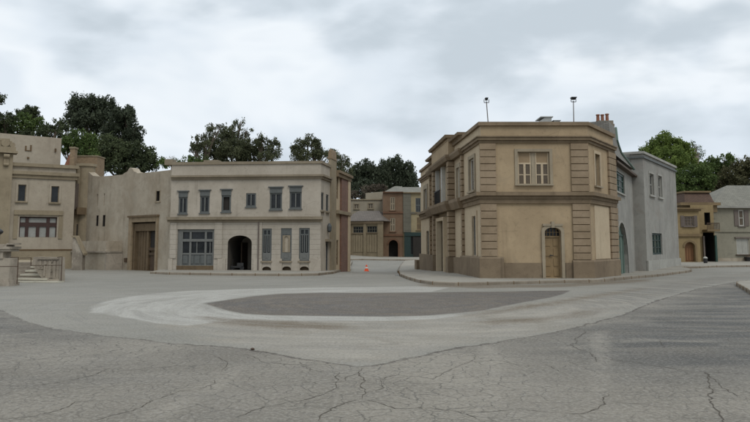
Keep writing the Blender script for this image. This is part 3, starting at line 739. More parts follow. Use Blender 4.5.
# right face: to the bearing of its lower corner
def hit(P, d, px):
    k = (px - CX) / FPX; t = (k * P.y - P.x) / (d.x - k * d.y); return P + d * t
C3 = hit(C2, rdir, 615.2)
FR = Facade(C2, C3)
def build_tan():
    t = thing('tan_corner_building', (C1.x, C1.y, 0), 'large tan corner building with rusticated quoins, heavy cornices and an arched ochre door', 'building')
    z = lambda y: FF.z(535, y)
    zt = z(122.6); zc0, zc1 = z(143), z(137.6); zm0, zm1 = z(203.4), z(192.2); zpl = z(259.5); zb = -.7
    win = FF.rect(517.6, 151.8, 549.6, 184.2); dr = FF.rect(544.8, 227.4, 561.2, 276.4); dr = (dr[0], dr[1], .12, dr[3])
    rwin = FR.rect(594.6, 154.5, 599.6, 186)
    up, lo = MB(), MB()
    lw1 = FL.rect(470.0, 158.5, 475.2, 191); lw2 = FL.rect(457.4, 167.5, 460.4, 198); lwb = FL.rect(439.6, 166, 444.4, 206.5); lw5 = FL.rect(424.6, 189, 427.6, 213)
    gl1 = FL.rect(473.0, 216, 476.6, 255.5); pt = FL.rect(441.2, 221, 448.0, 272); gl5 = FL.rect(427, 231, 429.6, 258)
    pt = (pt[0], pt[1], -.25, pt[3])
    up.wall(FL, 0, FL.L, zm0 + .05, zt, [(rect_o(*r), .16, False) for r in (lw1, lw2, lwb, lw5)], 1)
    up.wall(FF, 0, FF.L, zm0 + .05, zt, [(rect_o(*win), .16, False)]); up.wall(FR, 0, FR.L, zm0 + .05, zt, [(rect_o(*rwin), .2, False)])
    up.build('upper_wall', [M['tan'], M['tan_pale']], t)
    lo.wall(FL, 0, FL.L, zb, zm0 + .05, [(arch_o(*gl1, rise=.1), .14, False), (rect_o(*pt), .9, False, 1), (rect_o(*gl5), .14, False)], 1)
    lo.wall(FF, 0, FF.L, zb, zm0 + .05, [(arch_o(*dr, rise=.22), .3, False)]); lo.wall(FR, 0, FR.L, zb, zm0 + .05)
    lo.build('ground_floor_wall', [M['tan'], M['tan_pale']], t)
    foot = [V2(E_), V2(C1), C2, C3, C3 + Vector((-4, 10)), V2(E_) + Vector((8, 1.5))]
    shell(foot, zb, zt, t, 'tan', skip=(0, 1, 2), name='rear_wall'); cap_roof(foot, zt - .35, t)
    path = [V2(E_), V2(C1), C2, C3]
    box_cornice(path, [(zc0, zc0 + .12, .08), (zc0 + .12, zc1, .17), (zc1, zc1 + .05, .22)], t, 'tan_trim')
    box_cornice(path, [(zt - .15, zt + .02, .12)], t, 'tan_trim', 'coping')
    box_cornice(path, [(zm0, zm0 + .20, .10), (zm0 + .2, zm0 + .34, .16), (zm0 + .34, zm1, .30)], t, 'tan_trim', 'string_course')
    # plinths (broken by the doors)
    d0, d1 = dr[0] - .14, dr[1] + .14; zl = z(262.8)
    q = FF.uz(503.5, 268)[0]; q2 = FF.uz(572.5, 268)[0]
    for a_, b_ in ((q + .002, d0 - .03), (d1 + .03, q2 - .002)): pl = MB(); pl.box(FF, a_, b_, -.05, .07, zb, zl); pl.build('plinth', M['tan_plinth'], t)
    pl = MB()
    pl.sweep([V2(FL.P(FL.u(463.5, 268), 0, 0)), V2(C1), V2(FF.P(q, 0, 0))], [(-.05, zb), (.17, zb), (.17, zpl + .05), (.12, zpl + .12), (-.05, zpl + .12)])
    pl.build('plinth', M['tan_plinth'], t); pl = MB()
    pl.sweep([V2(FF.P(q2, 0, 0)), C2, C3 - rdir * .02], [(-.05, zb), (.17, zb), (.17, zpl - .1), (.12, zpl - .03), (-.05, zpl - .03)])
    pl.build('plinth', M['tan_plinth'], t)
    # quoin piers: corner pier on the front, right pier wrapping the second corner
    a1 = FF.u(497, 230)
    rust_pier(FF, t, -.07, a1, .09, zpl + .13, zm0 - .01); rust_pier(FF, t, -.07, a1, .09, zm1 + .02, zc0 - .01)
    b0 = FF.u(572.5, 225)
    for zz0, zz1 in ((zpl - .02, zm0 - .01), (zm1 + .02, zc0 - .01)): rust_pier(FF, t, b0, FF.L + .02, .09, zz0, zz1)
    e0 = FR.u(609.6, 230)
    for zz0, zz1 in ((zpl - .02, zm0 - .01), (zm1 + .02, zc0 - .01)): rust_pier(FR, t, e0, FR.L + .1, .10, zz0, zz1)
    # pale panel on the right face
    p0, p1 = FR.u(594.5, 230), e0 - .1
    g = MB(); g.box(FR, max(.12, p0), p1, -.02, .03, zpl, zm0 - .05); g.build('wall_panel', M['tan_pale'], t)
    # front window
    u0, u1, z0, z1 = win
    w = window(FF, t, win, .13, 'off_white', None, 2, 1, .03, .17, surround='off_white', sw=.13, sp=.06, sill='off_white', sill_w=.07)
    for k in (0, 1):
        q0 = u0 + .03 + (u1 - u0) * .5 * k + (.07 if k else 0); q1 = q0 + (u1 - u0) * .5 - .13
        g = MB(); g.box(FF, q0, q1, -.15, -.115, z0, z1); g.build('pane', M['glass_brown'], w)
        g = MB(); g.box(FF, q0 + .01, q1 - .01, -.12, -.105, z0 + (z1 - z0) * .64, z1 - .01); g.build('blind', M['curtain'], w)
        g = MB(); m_ = (q0 + q1) / 2; g.box(FF, m_ - .05, m_ + .05, -.12, -.08, z0 + .03, z0 + (z1 - z0) * .66)
        g.box(FF, q0, q1, -.12, -.085, z0 + (z1 - z0) * .62, z0 + (z1 - z0) * .67); g.box(FF, q0, q0 + .05, -.12, -.09, z0 + .03, z1 - .03); g.box(FF, q1 - .05, q1, -.12, -.09, z0 + .03, z1 - .03)
        g.box(FF, q0, q1, -.118, -.095, z0 + (z1 - z0) * .28, z0 + (z1 - z0) * .31)
        g.build('sash', M['tan_pale'], w)
    # arched door
    u0, u1, z0, z1 = dr
    zs = z0 + (z1 - z0) * .80
    g = MB(); g.box(FF, u0, u1, -.30, -.24, z0, zs)
    for r_ in range(4):
        for c_ in range(2):
            a = u0 + (u1 - u0) * c_ / 2; bb = a + (u1 - u0) / 2; y0 = z0 + (zs - z0) * r_ / 4
            g.box(FF, a + .07, bb - .07, -.25, -.215, y0 + .07, y0 + (zs - z0) / 4 - .05)
    d = g.build('door', M['door_tan'], t)
    g = MB(); g.tube(FF.P(u0 + .3, -.24, z0 + 1.0), FF.P(u0 + .3, -.17, z0 + 1.0), .03, n=8); g.box(FF, u0 + .27, u0 + .42, -.18, -.16, .97 + z0, 1.01 + z0); g.build('handle', M['black'], d)
    g = MB(); g.box(FF, u0, u1, -.3, -.19, zs, zs + .07)
    for k in range(1, 5): x = u0 + (u1 - u0) * k / 5; g.box(FF, x - .015, x + .015, -.26, -.22, zs + .07, z1 - .04)
    g.box(FF, u0, u1, -.262, -.225, zs + .22, zs + .245)
    fl = g.build('fanlight', M['door_tan'], t)
    g = MB(); o = arch_o(u0, u1, zs + .07, z1, .22); g.face([FF.P(p[0], -.27, p[1]) for p in o]); g.build('pane', M['glass'], fl)
    g = MB(); o1 = arch_o(u0 - .14, u1 + .14, z0, z1 + .14, .28); i1 = arch_o(u0, u1, z0, z1, .22)
    f0 = [FF.P(p[0], .10, p[1]) for p in o1]; f1 = [FF.P(p[0], .10, p[1]) for p in i1]; bk = [FF.P(p[0], -.02, p[1]) for p in o1]; bi = [FF.P(p[0], -.02, p[1]) for p in i1]
    n = len(o1)
    for k in range(1, n): 
        j = (k + 1) % n
        g.face([f0[k], f0[j], f1[j], f1[k]]) if k < n - 1 else g.face([f0[k], f0[0], f1[0], f1[k]])
        jj = j if k < n - 1 else 0
        g.face([f0[k], bk[k], bk[jj], f0[jj]]); g.face([f1[k], f1[jj], bi[jj], bi[k]])
    c = (u0 + u1) / 2; g.box(FF, c - .07, c + .07, -.02, .15, z1 - .02, z1 + .26)
    g.box(FF, c - .45, c - .07, -.02, .13, z1 + .06, z1 + .16); g.box(FF, c + .07, c + .45, -.02, .13, z1 + .06, z1 + .16)
    g.build('door_surround', M['off_white'], t)
    # right-face window
    window(FR, t, rwin, .2, 'off_white', 'glass_brown', 1, 1, .05, surround='tan_pale', sw=.14, sp=.05, sill='off_white')
    # ---- long left flank
    window(FL, t, lw1, .12, 'white_wood', 'glass_brown', 2, 1, .07, .12, surround='off_white', sw=.16, sp=.07, sill='off_white', sill_w=.1)
    window(FL, t, lw2, .12, 'white_wood', 'glass_brown', 1, 2, .08, .05, surround='off_white', sw=.2, sp=.07, sill='off_white', sill_w=.1)
    window(FL, t, lw5, .12, 'white_wood', 'glass', 2, 1, .08, .06, surround='off_white', sw=.3, sp=.07, sill='off_white', sill_w=.1)
    window(FL, t, gl1, .12, 'bluegrey_light', 'glass_brown', 1, 2, .07, surround='tan_pale', sw=.24, sp=.05)
    window(FL, t, gl5, .12, 'bluegrey_light', 'glass_brown', 1, 2, .07, surround='tan_pale', sw=.24, sp=.05)
    # balcony window: deep white surround with a curved head and iron rail
    w = window(FL, t, lwb, .14, 'white_wood', 'glass_brown', 2, 3, .1, .09, surround='white_wood', sw=.42, sp=.22)
    u0, u1, z0, z1 = lwb; c = (u0 + u1) / 2; g = MB()
    o = arch_o(u0 - .55, u1 + .55, z1 + .42, z1 + .85, .38); f0 = [FL.P(p[0], .34, p[1]) for p in o]; bk = [FL.P(p[0], -.02, p[1]) for p in o]; g.face(f0)
    for k in range(len(o)): j = (k + 1) % len(o); g.face([f0[j], f0[k], bk[k], bk[j]])
    g.build('pediment', M['off_white'], w)
    g = MB(); 
    for k in range(9): x = u0 - .1 + (u1 - u0 + .2) * k / 8; g.tube(FL.P(x, .3, z0 + .05), FL.P(x, .3, z0 + .9), .02, n=5)
    g.box(FL, u0 - .15, u1 + .15, .27, .33, z0 + .9, z0 + .95); g.build('iron_rail', M['black'], w)
    # projecting bays: flat strip, outer bay and centre bay with their raised attics
    us = FL.u(464, 220); uA = FL.u(431.5, 220); uc0, uc1 = FL.u(439.2, 225) - .31, FL.u(455.2, 225) - .31
    zA = FL.uz(461, 132.4, .14)[1]; zB = FL.uz(445.5, 134, .55)[1]
    for (x, w_) in ((us, .34), (uA, .34)):
        for zz0, zz1 in ((zpl, zm0 - .01), (zm1 + .02, zc0 - .01)): rust_pier(FL, t, x - w_ / 2, x + w_ / 2, .14, zz0, zz1, gap=.05)
    for (x, w_) in ((uc1, .62), (uc0, .62)):
        for zz0, zz1 in ((zpl, zm0 - .01), (zm1 + .02, zc0 - .01)): rust_pier(FL, t, x - w_ / 2, x + w_ / 2, .36, zz0, zz1, gap=.05)
        g = MB(); g.box(FL, x - w_ / 2 - .08, x + w_ / 2 + .08, -.05, .44, zb, zpl - .01); g.build('pier_plinth', M['tan_plinth'], t)
    for a_, b_ in ((uc1 + .4, us + .12), (0, uc0 - .4)): g = MB(); g.box(FL, a_, b_, -.05, .15, zb, zpl - .01); g.build('flank_plinth', M['tan_plinth'], t)
    g = MB(); g.box(FL, uA - .2, us + .17, -.5, .14, zt + .022, zA - .12); g.box(FL, uc0 - .35, uc1 + .35, -.45, .35, zc1 + .05, zB - .13)
    g.build('attic', M['tan'], t)
    g = MB()
    path2 = lambda u0, u1, v, dp: [V2(FL.P(u0, v - dp, 0)), V2(FL.P(u0, v, 0)), V2(FL.P(u1, v, 0)), V2(FL.P(u1, v - dp, 0))]
    g.sweep(path2(uA - .2, us + .17, .14, .66), [(-1.0, zA - .12), (.2, zA - .12), (.2, zA), (-1.0, zA)][0:0] or [(-.03, zA - .13), (.17, zA - .13), (.22, zA), (-.03, zA)])
    g.box(FL, uA - .15, us + .12, -.5, .1, zA - .13, zA - .01)
    g.sweep(path2(uc0 - .35, uc1 + .35, .35, .82), [(-.03, zB - .16), (.14, zB - .16), (.2, zB), (-.03, zB)])
    g.box(FL, uc0 - .31, uc1 + .31, -.45, .3, zB - .16, zB - .01)
    g.build('attic_coping', M['tan_trim'], t)
    g = MB()
    for v, a, bq in ((.14, uA - .2, us + .17), (.35, uc0 - .35, uc1 + .35)):
        g.sweep(path2(a, bq, v, v + .05), [(-.03, zm0 - .002), (.12, zm0 - .002), (.28, zm0 + .35), (.28, zm1 + .002), (-.03, zm1 + .002)])
        g.sweep(path2(a, bq, v, v + .05), [(-.03, zc0 - .002), (.1, zc0 - .002), (.2, zc1 - .05), (.2, zc1 + .06), (-.03, zc1 + .06)])
    g.build('bay_cornice', M['tan_trim'], t)
    # portal
    u0, u1, z0, z1 = pt
    g = MB(); g.box(FL, u0 + .1, u1 - .1, -.88, -.8, z0, z1); dd = g.build('portal_door', M['bluegrey_light'], t)
    g = MB(); g.box(FL, u0 + .22, u1 - .22, -.8, -.77, z0 + 1.2, z1 - .3); g.build('pane', M['glass'], dd)
    g = MB(); g.box(FL, u0 - .22, u0, -.1, .3, z0, z1 + .2); g.box(FL, u1, u1 + .22, -.1, .3, z0, z1 + .2); g.box(FL, u0, u1, -.1, .29, z1, z1 + .2); g.build('portal_surround', M['tan_pale'], t)
    g = MB(); g.box(FL, u0 - .25, u1 + .25, .0, .75, -.6, -.08); g.build('portal_step', M['tan_trim'], t)
    g = MB(); g.box(FL, -1.3, -.05, -.6, .35, -.7, .45); g.build('end_plinth', M['tan_plinth'], t)
    return zt
tan_zt = build_tan()

def floodlight(px0, py0, px1, py1, Y, label, lean):
    a = at(px0, py0, Y); b = at(px1, py1, Y); a.z = tan_zt - .35
    t = thing('roof_floodlight', tuple(a), label, 'lamp', 'floodlight poles on the tan building')
    g = MB(); g.tube(a, b, .028, .022, n=8); g.build('pole', M['mauve'], t)
    g = MB(); g.tube(b + Vector((-.12, -.02, -.06)), b + Vector((-.12, -.02, .1)), .015, n=6); g.tube(b + Vector((.12, -.02, -.06)), b + Vector((.12, -.02, .1)), .015, n=6); g.tube(b + Vector((-.12, -.02, -.06)), b + Vector((.12, -.02, -.06)), .018, n=6)
    g.build('bracket', M['black'], t)
    g = MB(); w, h = lean; c = b + Vector((0, -.04, .1))
    g.hexa([c + Vector((-w * .55, -.1, -h)), c + Vector((w * .55, -.1, -h)), c + Vector((w * .55, .14, -h * .6)), c + Vector((-w * .55, .14, -h * .6)), c + Vector((-w, -.16, h)), c + Vector((w, -.16, h)), c + Vector((w, .16, h)), c + Vector((-w, .16, h))])
    hd = g.build('lamp_head', M['black'], t)
    g = MB(); g.hexa([c + Vector((-w * .5, -.125, -h * .8)), c + Vector((w * .5, -.125, -h * .8)), c + Vector((w * .5, -.10, -h * .8)), c + Vector((-w * .5, -.10, -h * .8)), c + Vector((-w * .85, -.175, h * .8)), c + Vector((w * .85, -.175, h * .8)), c + Vector((w * .85, -.15, h * .8)), c + Vector((-w * .85, -.15, h * .8))]); g.build('lens', M['glass'], hd)
floodlight(489.2, 124, 486.4, 101.5, 36.2, 'small leaning floodlight on a pole at the left of the tan roof', (.075, .065))
floodlight(573.6, 124, 573.4, 100.8, 36.4, 'straight floodlight on a pole near the right of the tan roof', (.14, .065))

def roof_vent():
    Y = 37.5; a = at(537.5, 123, Y); b = at(552, 118, Y); t = thing('roof_vent', (a.x, Y, tan_zt - .35), 'pale sheet-metal wedge vent behind the tan parapet', 'vent')
    z0 = tan_zt - .35; z1 = at(550, 117.4, Y).z; zl = at(538, 122.5, Y).z
    pr = [(a.x, z0), (b.x - .02, z0), (b.x - .02, z1), (b.x - .35, z1), (a.x, zl)]
    g = MB(); f = [(x, Y, z) for x, z in pr]; k = [(x, Y + 1.2, z) for x, z in pr]; g.face(f); g.face(k[::-1])
    for i in range(len(pr)): j = (i + 1) % len(pr); g.face([f[j], f[i], k[i], k[j]])
    g.build('hood', M['galv'], t)
    g = MB(); g.wbox(b.x - .6, b.x + .05, Y - .05, Y + 1.25, z1, z1 + .05); g.build('lip', M['galv'], t)
    t2 = thing('roof_box', (b.x + .3, Y, z0), 'low grey box vent right of the wedge vent on the tan roof', 'vent')
    c = at(560.6, 120, Y); g = MB(); g.wbox(b.x + .12, c.x, Y + .1, Y + 1.0, z0, at(556, 120.3, Y).z); g.build('box', M['galv'], t2)
    g = MB(); g.wbox(b.x + .08, c.x + .04, Y + .06, Y + 1.04, at(556, 120.3, Y).z, at(556, 119.8, Y).z); g.build('lid', M['galv'], t2)
roof_vent()

# ================================================================== GABLED HOUSE WITH CHIMNEY, GREY BLOCK
G1 = V2(gp(647.6, 272.6, .03)); pdir = Vector((-1, .64)).normalized()
G0 = hit(G1, pdir, 633.2); G2 = hit(G1, rdir, 676.8)
def build_gable():
    g0 = C3 + (C3 - C3); gE = G0
    F = Facade(C3 + FR.n * -.12 + rdir * .02, G0 + rdir * 0 + (FR.n * -.0))
    t = thing('gabled_house', (F.A.x, F.A.y, 0), 'narrow grey stucco house with a green arched door, swept stone roof and tall chimney', 'house')
    ze = F.z(622, 167.5); zb = -.6
    ar = F.rect(616.4, 222.5, 627.6, 272); ar = (max(.08, ar[0]), ar[1], .0, ar[3]); wn = F.rect(614.6, 172.8, 624.0, 192.6); wn = (max(.1, wn[0]), wn[1], wn[2], wn[3])
    b = MB(); b.wall(F, 0, F.L, zb, ze, [(arch_o(*ar), .2, False), (rect_o(*wn), .2, False)]); b.build('wall', M['grey'], t)
    Lg = F.L; P = lambda u, v, z: F.P(u, v, z)
    pts = [V2(P(0, 0, 0)), V2(P(Lg, 0, 0)), V2(P(Lg, -5, 0)), V2(P(0, -5, 0))]
    shell(pts, zb, ze, t, 'grey', skip=(0,), name='rear_wall')
    # swept roof: rows up a concave curve, narrowing towards the chimney
    zt = at(616, 127, 41.5).z; rows = 10; b = MB(); prev = None
    uL = -1.6
    def prof(k): 
        s = k / rows; return s ** .60
    SW = [(0, 633.6, 169.5), (.2, 627.2, 161.4), (.4, 620.8, 153.2), (.68, 616.8, 142), (1, 615.2, 128)]
    def edge(s):
        for (s0, x0, y0), (s1, x1, y1) in zip(SW, SW[1:]):
            if s <= s1 + 1e-6: f = (s - s0) / (s1 - s0); return F.uz(x0 + (x1 - x0) * f, y0 + (y1 - y0) * f, .22 - .3 * s)
    for k in range(rows + 1):
        s = k / rows; ue_, zz = edge(s); vv = .22 - .3 * s
        r_ = [P(.03, vv, zz), P(max(.05, ue_), vv, zz), P(max(.05, ue_), -2.6 + s * .6, zz), P(.03, -2.6 + s * .6, zz)]
        if prev:
            for i in range(4): j = (i + 1) % 4; b.face([prev[i], prev[j], r_[j], r_[i]])
        prev = r_
    b.face(prev); b.build('roof', M['slate_stone'], t)
    b = MB(); b.box(F, .0, Lg - .02, -.02, .3, ze - .14, ze - .03); b.build('eave', M['wood_dark'], t)
    # green flashing along the swept edge
    b = MB(); pp = None
    for k in range(rows + 1):
        s = k / rows; ue_, zz = edge(s); p = P(ue_ + .02, .24 - .3 * s, zz + .02)
        if pp: b.tube(pp, p, .07, n=6)
        pp = p
    b.build('hip_flashing', M['copper'], t)
    # chimney
    cc = at(605, 125, 41.0); x0, x1 = at(596.0, 125, 41).x, at(613.4, 125, 41).x
    zc = at(605, 120.5, 41).z; b = MB(); b.wbox(x0 + .1, x1 - .1, 40.9, 41.9, ze - .5, zc - .38); ch = b.build('chimney', M['slate_stone'], t)
    b = MB(); b.wbox(x0, x1, 40.8, 42.0, zc - .38, zc - .22); b.wbox(x0 + .08, x1 - .04, 40.86, 41.94, zc - .22, zc - .02); b.build('chimney_cap', M['stone'], ch)
    for px in (598.2, 602.7, 607.4):
        p = at(px, 119, 41.3); zz = at(px, 114.6 if px < 605 else 113.9, 41.3).z
        h_ = zz - zc + .05; b = MB(); b.lathe((p.x, 41.35, zc - .04), [(.12, 0), (.12, h_ * .15), (.095, h_ * .2), (.085, h_ * .85), (.115, h_ * .88), (.11, h_)], 12); b.build('chimney_pot', M['terracotta'], ch)
    # window and arched door
    window(F, t, wn, .1, 'green', 'glass_green', 2, 3, .1, .05, sill='grey_light', surround='grey_light', sw=.08, sp=.03, label='green framed casement window')
    u0, u1, z0, z1 = ar
    b = MB(); o = arch_o(*ar); b.face([F.P(p[0], -.19, p[1]) for p in o]); 
    for k in range(4): x = u0 + (u1 - u0) * (k + .5) / 4; b.box(F, x - .1, x + .1, -.18, -.15, 0.05, z1 - .75)
    d = b.build('door', M['copper'], t)
    b = MB(); b.box(F, u0, u1, -.185, -.12, z1 - .72, z1 - .64); b.build('transom', M['green'], d)
    b = MB(); o2 = arch_o(u0 - .12, u1 + .12, 0, z1 + .12); i2 = arch_o(*ar)
    for k in range(1, len(o2) - 1): b.face([F.P(o2[k][0], .03, o2[k][1]), F.P(o2[k + 1][0], .03, o2[k + 1][1]), F.P(i2[k + 1][0], .03, i2[k + 1][1]), F.P(i2[k][0], .03, i2[k][1])])
    for k in range(1, len(o2) - 1): b.face([F.P(o2[k][0], .03, o2[k][1]), F.P(o2[k][0], -.01, o2[k][1]), F.P(o2[k + 1][0], -.01, o2[k + 1][1]), F.P(o2[k + 1][0], .03, o2[k + 1][1])])
    b.build('arch_surround', M['grey_light'], t)
build_gable()

def build_grey():
    F1 = Facade(G0, G1); F2 = Facade(G1, G2)
    t = thing('grey_block', (G1.x, G1.y, 0), 'blue-grey flat-roofed stucco block with two slim upper windows and a green ground window', 'building')
    zt = F2.z(657, 158.2); zb = -.6
    w1 = F2.rect(649.3, 174.0, 653.6, 195.0); w2 = F2.rect(657.9, 176.2, 661.8, 197.2); gw = F2.rect(652.2, 233.2, 662.0, 254.6)
    b = MB(); b.wall(F2, 0, F2.L, zb, zt, [(rect_o(*r), .2, False) for r in (w1, w2, gw)]); b.wall(F1, -.02, F1.L, zb, zt); b.build('wall', M['grey'], t)
    pts = [G0, G1, G2, G2 + Vector((-4, 4)), G0 + Vector((-1, 6))]
    shell(pts, zb, zt, t, 'grey', skip=(0, 1), name='rear_wall'); cap_roof(pts, zt - .02, t)
    path = [G0 + pdir * .5, G1, G2, G2 + pdir * 3]
    zc = F2.z(657, 163.2); box_cornice(path, [(zc - .06, zc + .05, .10)], t, 'bluegrey', 'string_course')
    box_cornice(path, [(zt - .13, zt + .02, .10)], t, 'grey_light', 'coping')
    zp = F2.z(655, 260.2); box_cornice([G1, G2, G2 + pdir * 3], [(zb, zp, .09)], t, 'grey_light', 'plinth')
    for r in (w1, w2): window(F2, t, r, .16, 'grey_light', 'glass', 1, 2, .07, .05, surround='grey_light', sw=.12, sp=.04, sill='grey_light', sill_w=.12)
    window(F2, t, gw, .14, 'teal', 'glass_green', 3, 3, .12, .06, surround='grey_light', sw=.05, sp=.02, label='ground floor window with dark green bars')
build_grey()

# ================================================================== YELLOW HOUSE WITH A TILED MANSARD, AND THE PALE HOUSE AT THE RIGHT
def build_yellow():
    Y = 62.5; A = at(672, 262, Y); B = at(701, 262, Y); F = Facade(V2(A), V2(B))
    t = thing('yellow_house', (A.x, Y, 0), 'small ochre yellow house with an arched rust-brown door and red-brown mansard', 'house')
    zt = F.z(690, 208.6); zb = -.2
    dr = F.rect(685.0, 242.0, 695.2, 263); dr = (dr[0], dr[1], .15, dr[3]); wn = F.rect(684.0, 216.2, 693.6, 226.2); w0 = F.rect(673.4, 215.5, 675.0, 227)
    b = MB(); b.wall(F, 0, F.L, zb, zt, [(arch_o(*dr), .35, False), (rect_o(*wn), .15, False)]); b.build('wall', M['yellow'], t)
    # recessed loggia bay on the right
    C = at(716, 262, Y + 1.6); F2 = Facade(V2(B) + Vector((0, 1.6)), V2(C))
    op = F2.rect(704.4, 212.5, 710.2, 225); dk = F2.rect(703.6, 232.5, 714.4, 263); dk = (dk[0], dk[1], 0, dk[3])
    b = MB(); b.wall(F2, 0, F2.L, zb, zt + .4, [(rect_o(*op), .8, True, 1), (rect_o(*dk), 2.5, True, 1)]); b.build('recessed_wall', [M['yellow'], M['dark_in']], t)
    pts = [V2(A), V2(B), V2(B) + Vector((0, 1.6)), V2(C), V2(C) + Vector((0, 6)), V2(A) + Vector((0, 7.6))]
    shell(pts, zb, zt, t, 'yellow', skip=(0, 2), name='rear_wall'); cap_roof(pts, zt - .01, t)
    box_cornice([V2(A), V2(B), V2(B) + Vector((0, 1.5))], [(zt - .22, zt - .06, .16), (zt - .06, zt + .06, .3)], t, 'yellow_trim')
    zs = F.z(690, 235.2); box_cornice([V2(A), V2(B), V2(B) + Vector((0, 1.5))], [(zs - .1, zs + .12, .14)], t, 'yellow_trim', 'string_course')
    # attic storey and mansard set back
    a = at(679, 200, Y + 2.2); c = at(719, 200, Y + 2.2); z1 = at(700, 202.6, Y + 2.2).z
    b = MB(); b.wbox(a.x + .2, c.x - .2, Y + 2.2, Y + 7, zt - .2, z1 - .25); b.wbox(a.x, c.x, Y + 1.9, Y + 7.2, z1 - .25, z1); b.build('attic', M['yellow_trim'], t)
    z2 = at(698, 192.4, Y + 2.4).z; m0, m1 = at(684.2, 200, Y + 2.4).x, at(713.6, 200, Y + 2.4).x; n0, n1 = at(686, 200, Y + 2.4).x, at(711, 200, Y + 2.4).x
    b = MB(); b.hexa([(m0, Y + 2.3, z1), (m1, Y + 2.3, z1), (m1, Y + 7, z1), (m0, Y + 7, z1), (n0, Y + 2.7, z2), (n1, Y + 2.7, z2), (n1, Y + 6.6, z2), (n0, Y + 6.6, z2)]); b.build('mansard_roof', M['slate_red'], t)
    b = MB(); b.wbox(n0 - .1, n1 + .1, Y + 2.5, Y + 6.8, z2, z2 + .14); b.build('roof_cap', M['yellow_trim'], t)
    # door
    u0, u1, z0, z1 = dr; b = MB(); b.face([F.P(p[0], -.33, p[1]) for p in arch_o(*dr)])
    for k in range(4): x = u0 + (u1 - u0) * (k + .5) / 4; b.box(F, x - .09, x + .09, -.32, -.29, z0 + .1, z1 - .5)
    b.build('door', M['door_rust'], t)
    b = MB(); o2 = arch_o(u0 - .16, u1 + .16, z0, z1 + .16); i2 = arch_o(*dr)
    for k in range(1, len(o2) - 1):
        b.face([F.P(o2[k][0], .06, o2[k][1]), F.P(o2[k + 1][0], .06, o2[k + 1][1]), F.P(i2[k + 1][0], .06, i2[k + 1][1]), F.P(i2[k][0], .06, i2[k][1])]); b.face([F.P(o2[k][0], .06, o2[k][1]), F.P(o2[k][0], -.01, o2[k][1]), F.P(o2[k + 1][0], -.01, o2[k + 1][1]), F.P(o2[k + 1][0], .06, o2[k + 1][1])])
    b.build('arch_surround', M['yellow_trim'], t)
    w = window(F, t, wn, .1, 'mauve', 'glass_brown', 3, 3, .08, .05, sill='mauve')
    for s in (0, 1):
        g = MB(); q = (wn[0] - .3, wn[0] - .01) if s == 0 else (wn[1] + .01, wn[1] + .3); g.box(F, q[0], q[1], -.01, .06, wn[2] - .05, wn[3] + .05)
        for k in range(8): zz = wn[2] + (wn[3] - wn[2]) * k / 8; g.box(F, q[0] + .05, q[1] - .05, .06, .075, zz, zz + .05)
        g.build('shutter', M['mauve'], w)
    g = MB(); g.box(F, w0[0], w0[1], -.01, .06, w0[2], w0[3]); g.build('shutter', M['mauve'], t)
    # balcony
    bl = F2.rect(702.2, 226, 714.6, 231.5); g = MB(); g.box(F2, bl[0], bl[1], .02, 1.0, bl[2], bl[2] + .16); bb = g.build('balcony', M['yellow_trim'], t)
    g = MB(); g.box(F2, bl[0], bl[1], .93, .98, bl[3] + .2, bl[3] + .26)
    for k in range(14): x = bl[0] + (bl[1] - bl[0]) * k / 13; g.box(F2, x - .015, x + .015, .94, .97, bl[2] + .16, bl[3] + .2)
    g.build('railing', M['wood_dark'], bb)
    g = MB(); p0 = F2.rect(711.2, 212, 713, 262); g.box(F2, p0[0], p0[1], .5, .7, 0, zs); g.build('porch_post', M['green'], t)
    g = MB(); q0 = F2.rect(702.4, 236, 704, 262); g.box(F2, q0[0], q0[1], .1, .25, 0, q0[3]); g.build('open_door', M['mauve'], t)
    # white-topped bin standing in the porch
    p = gp(705.6, 263.4, .1); bt = thing('porch_bin', tuple(p), 'small dark bin with a pale lid in the shaded porch at the right', 'bin')
    g = MB(); g.lathe(p, [(.14, 0), (.16, .36), (.16, .4)], 12); g.build('body', M['black'], bt)
    g = MB(); g.lathe(p + Vector((0, 0, .4)), [(.17, 0), (.17, .03), (.13, .1), (.04, .14)], 12); g.build('lid', M['grey_white'], bt)
build_yellow()

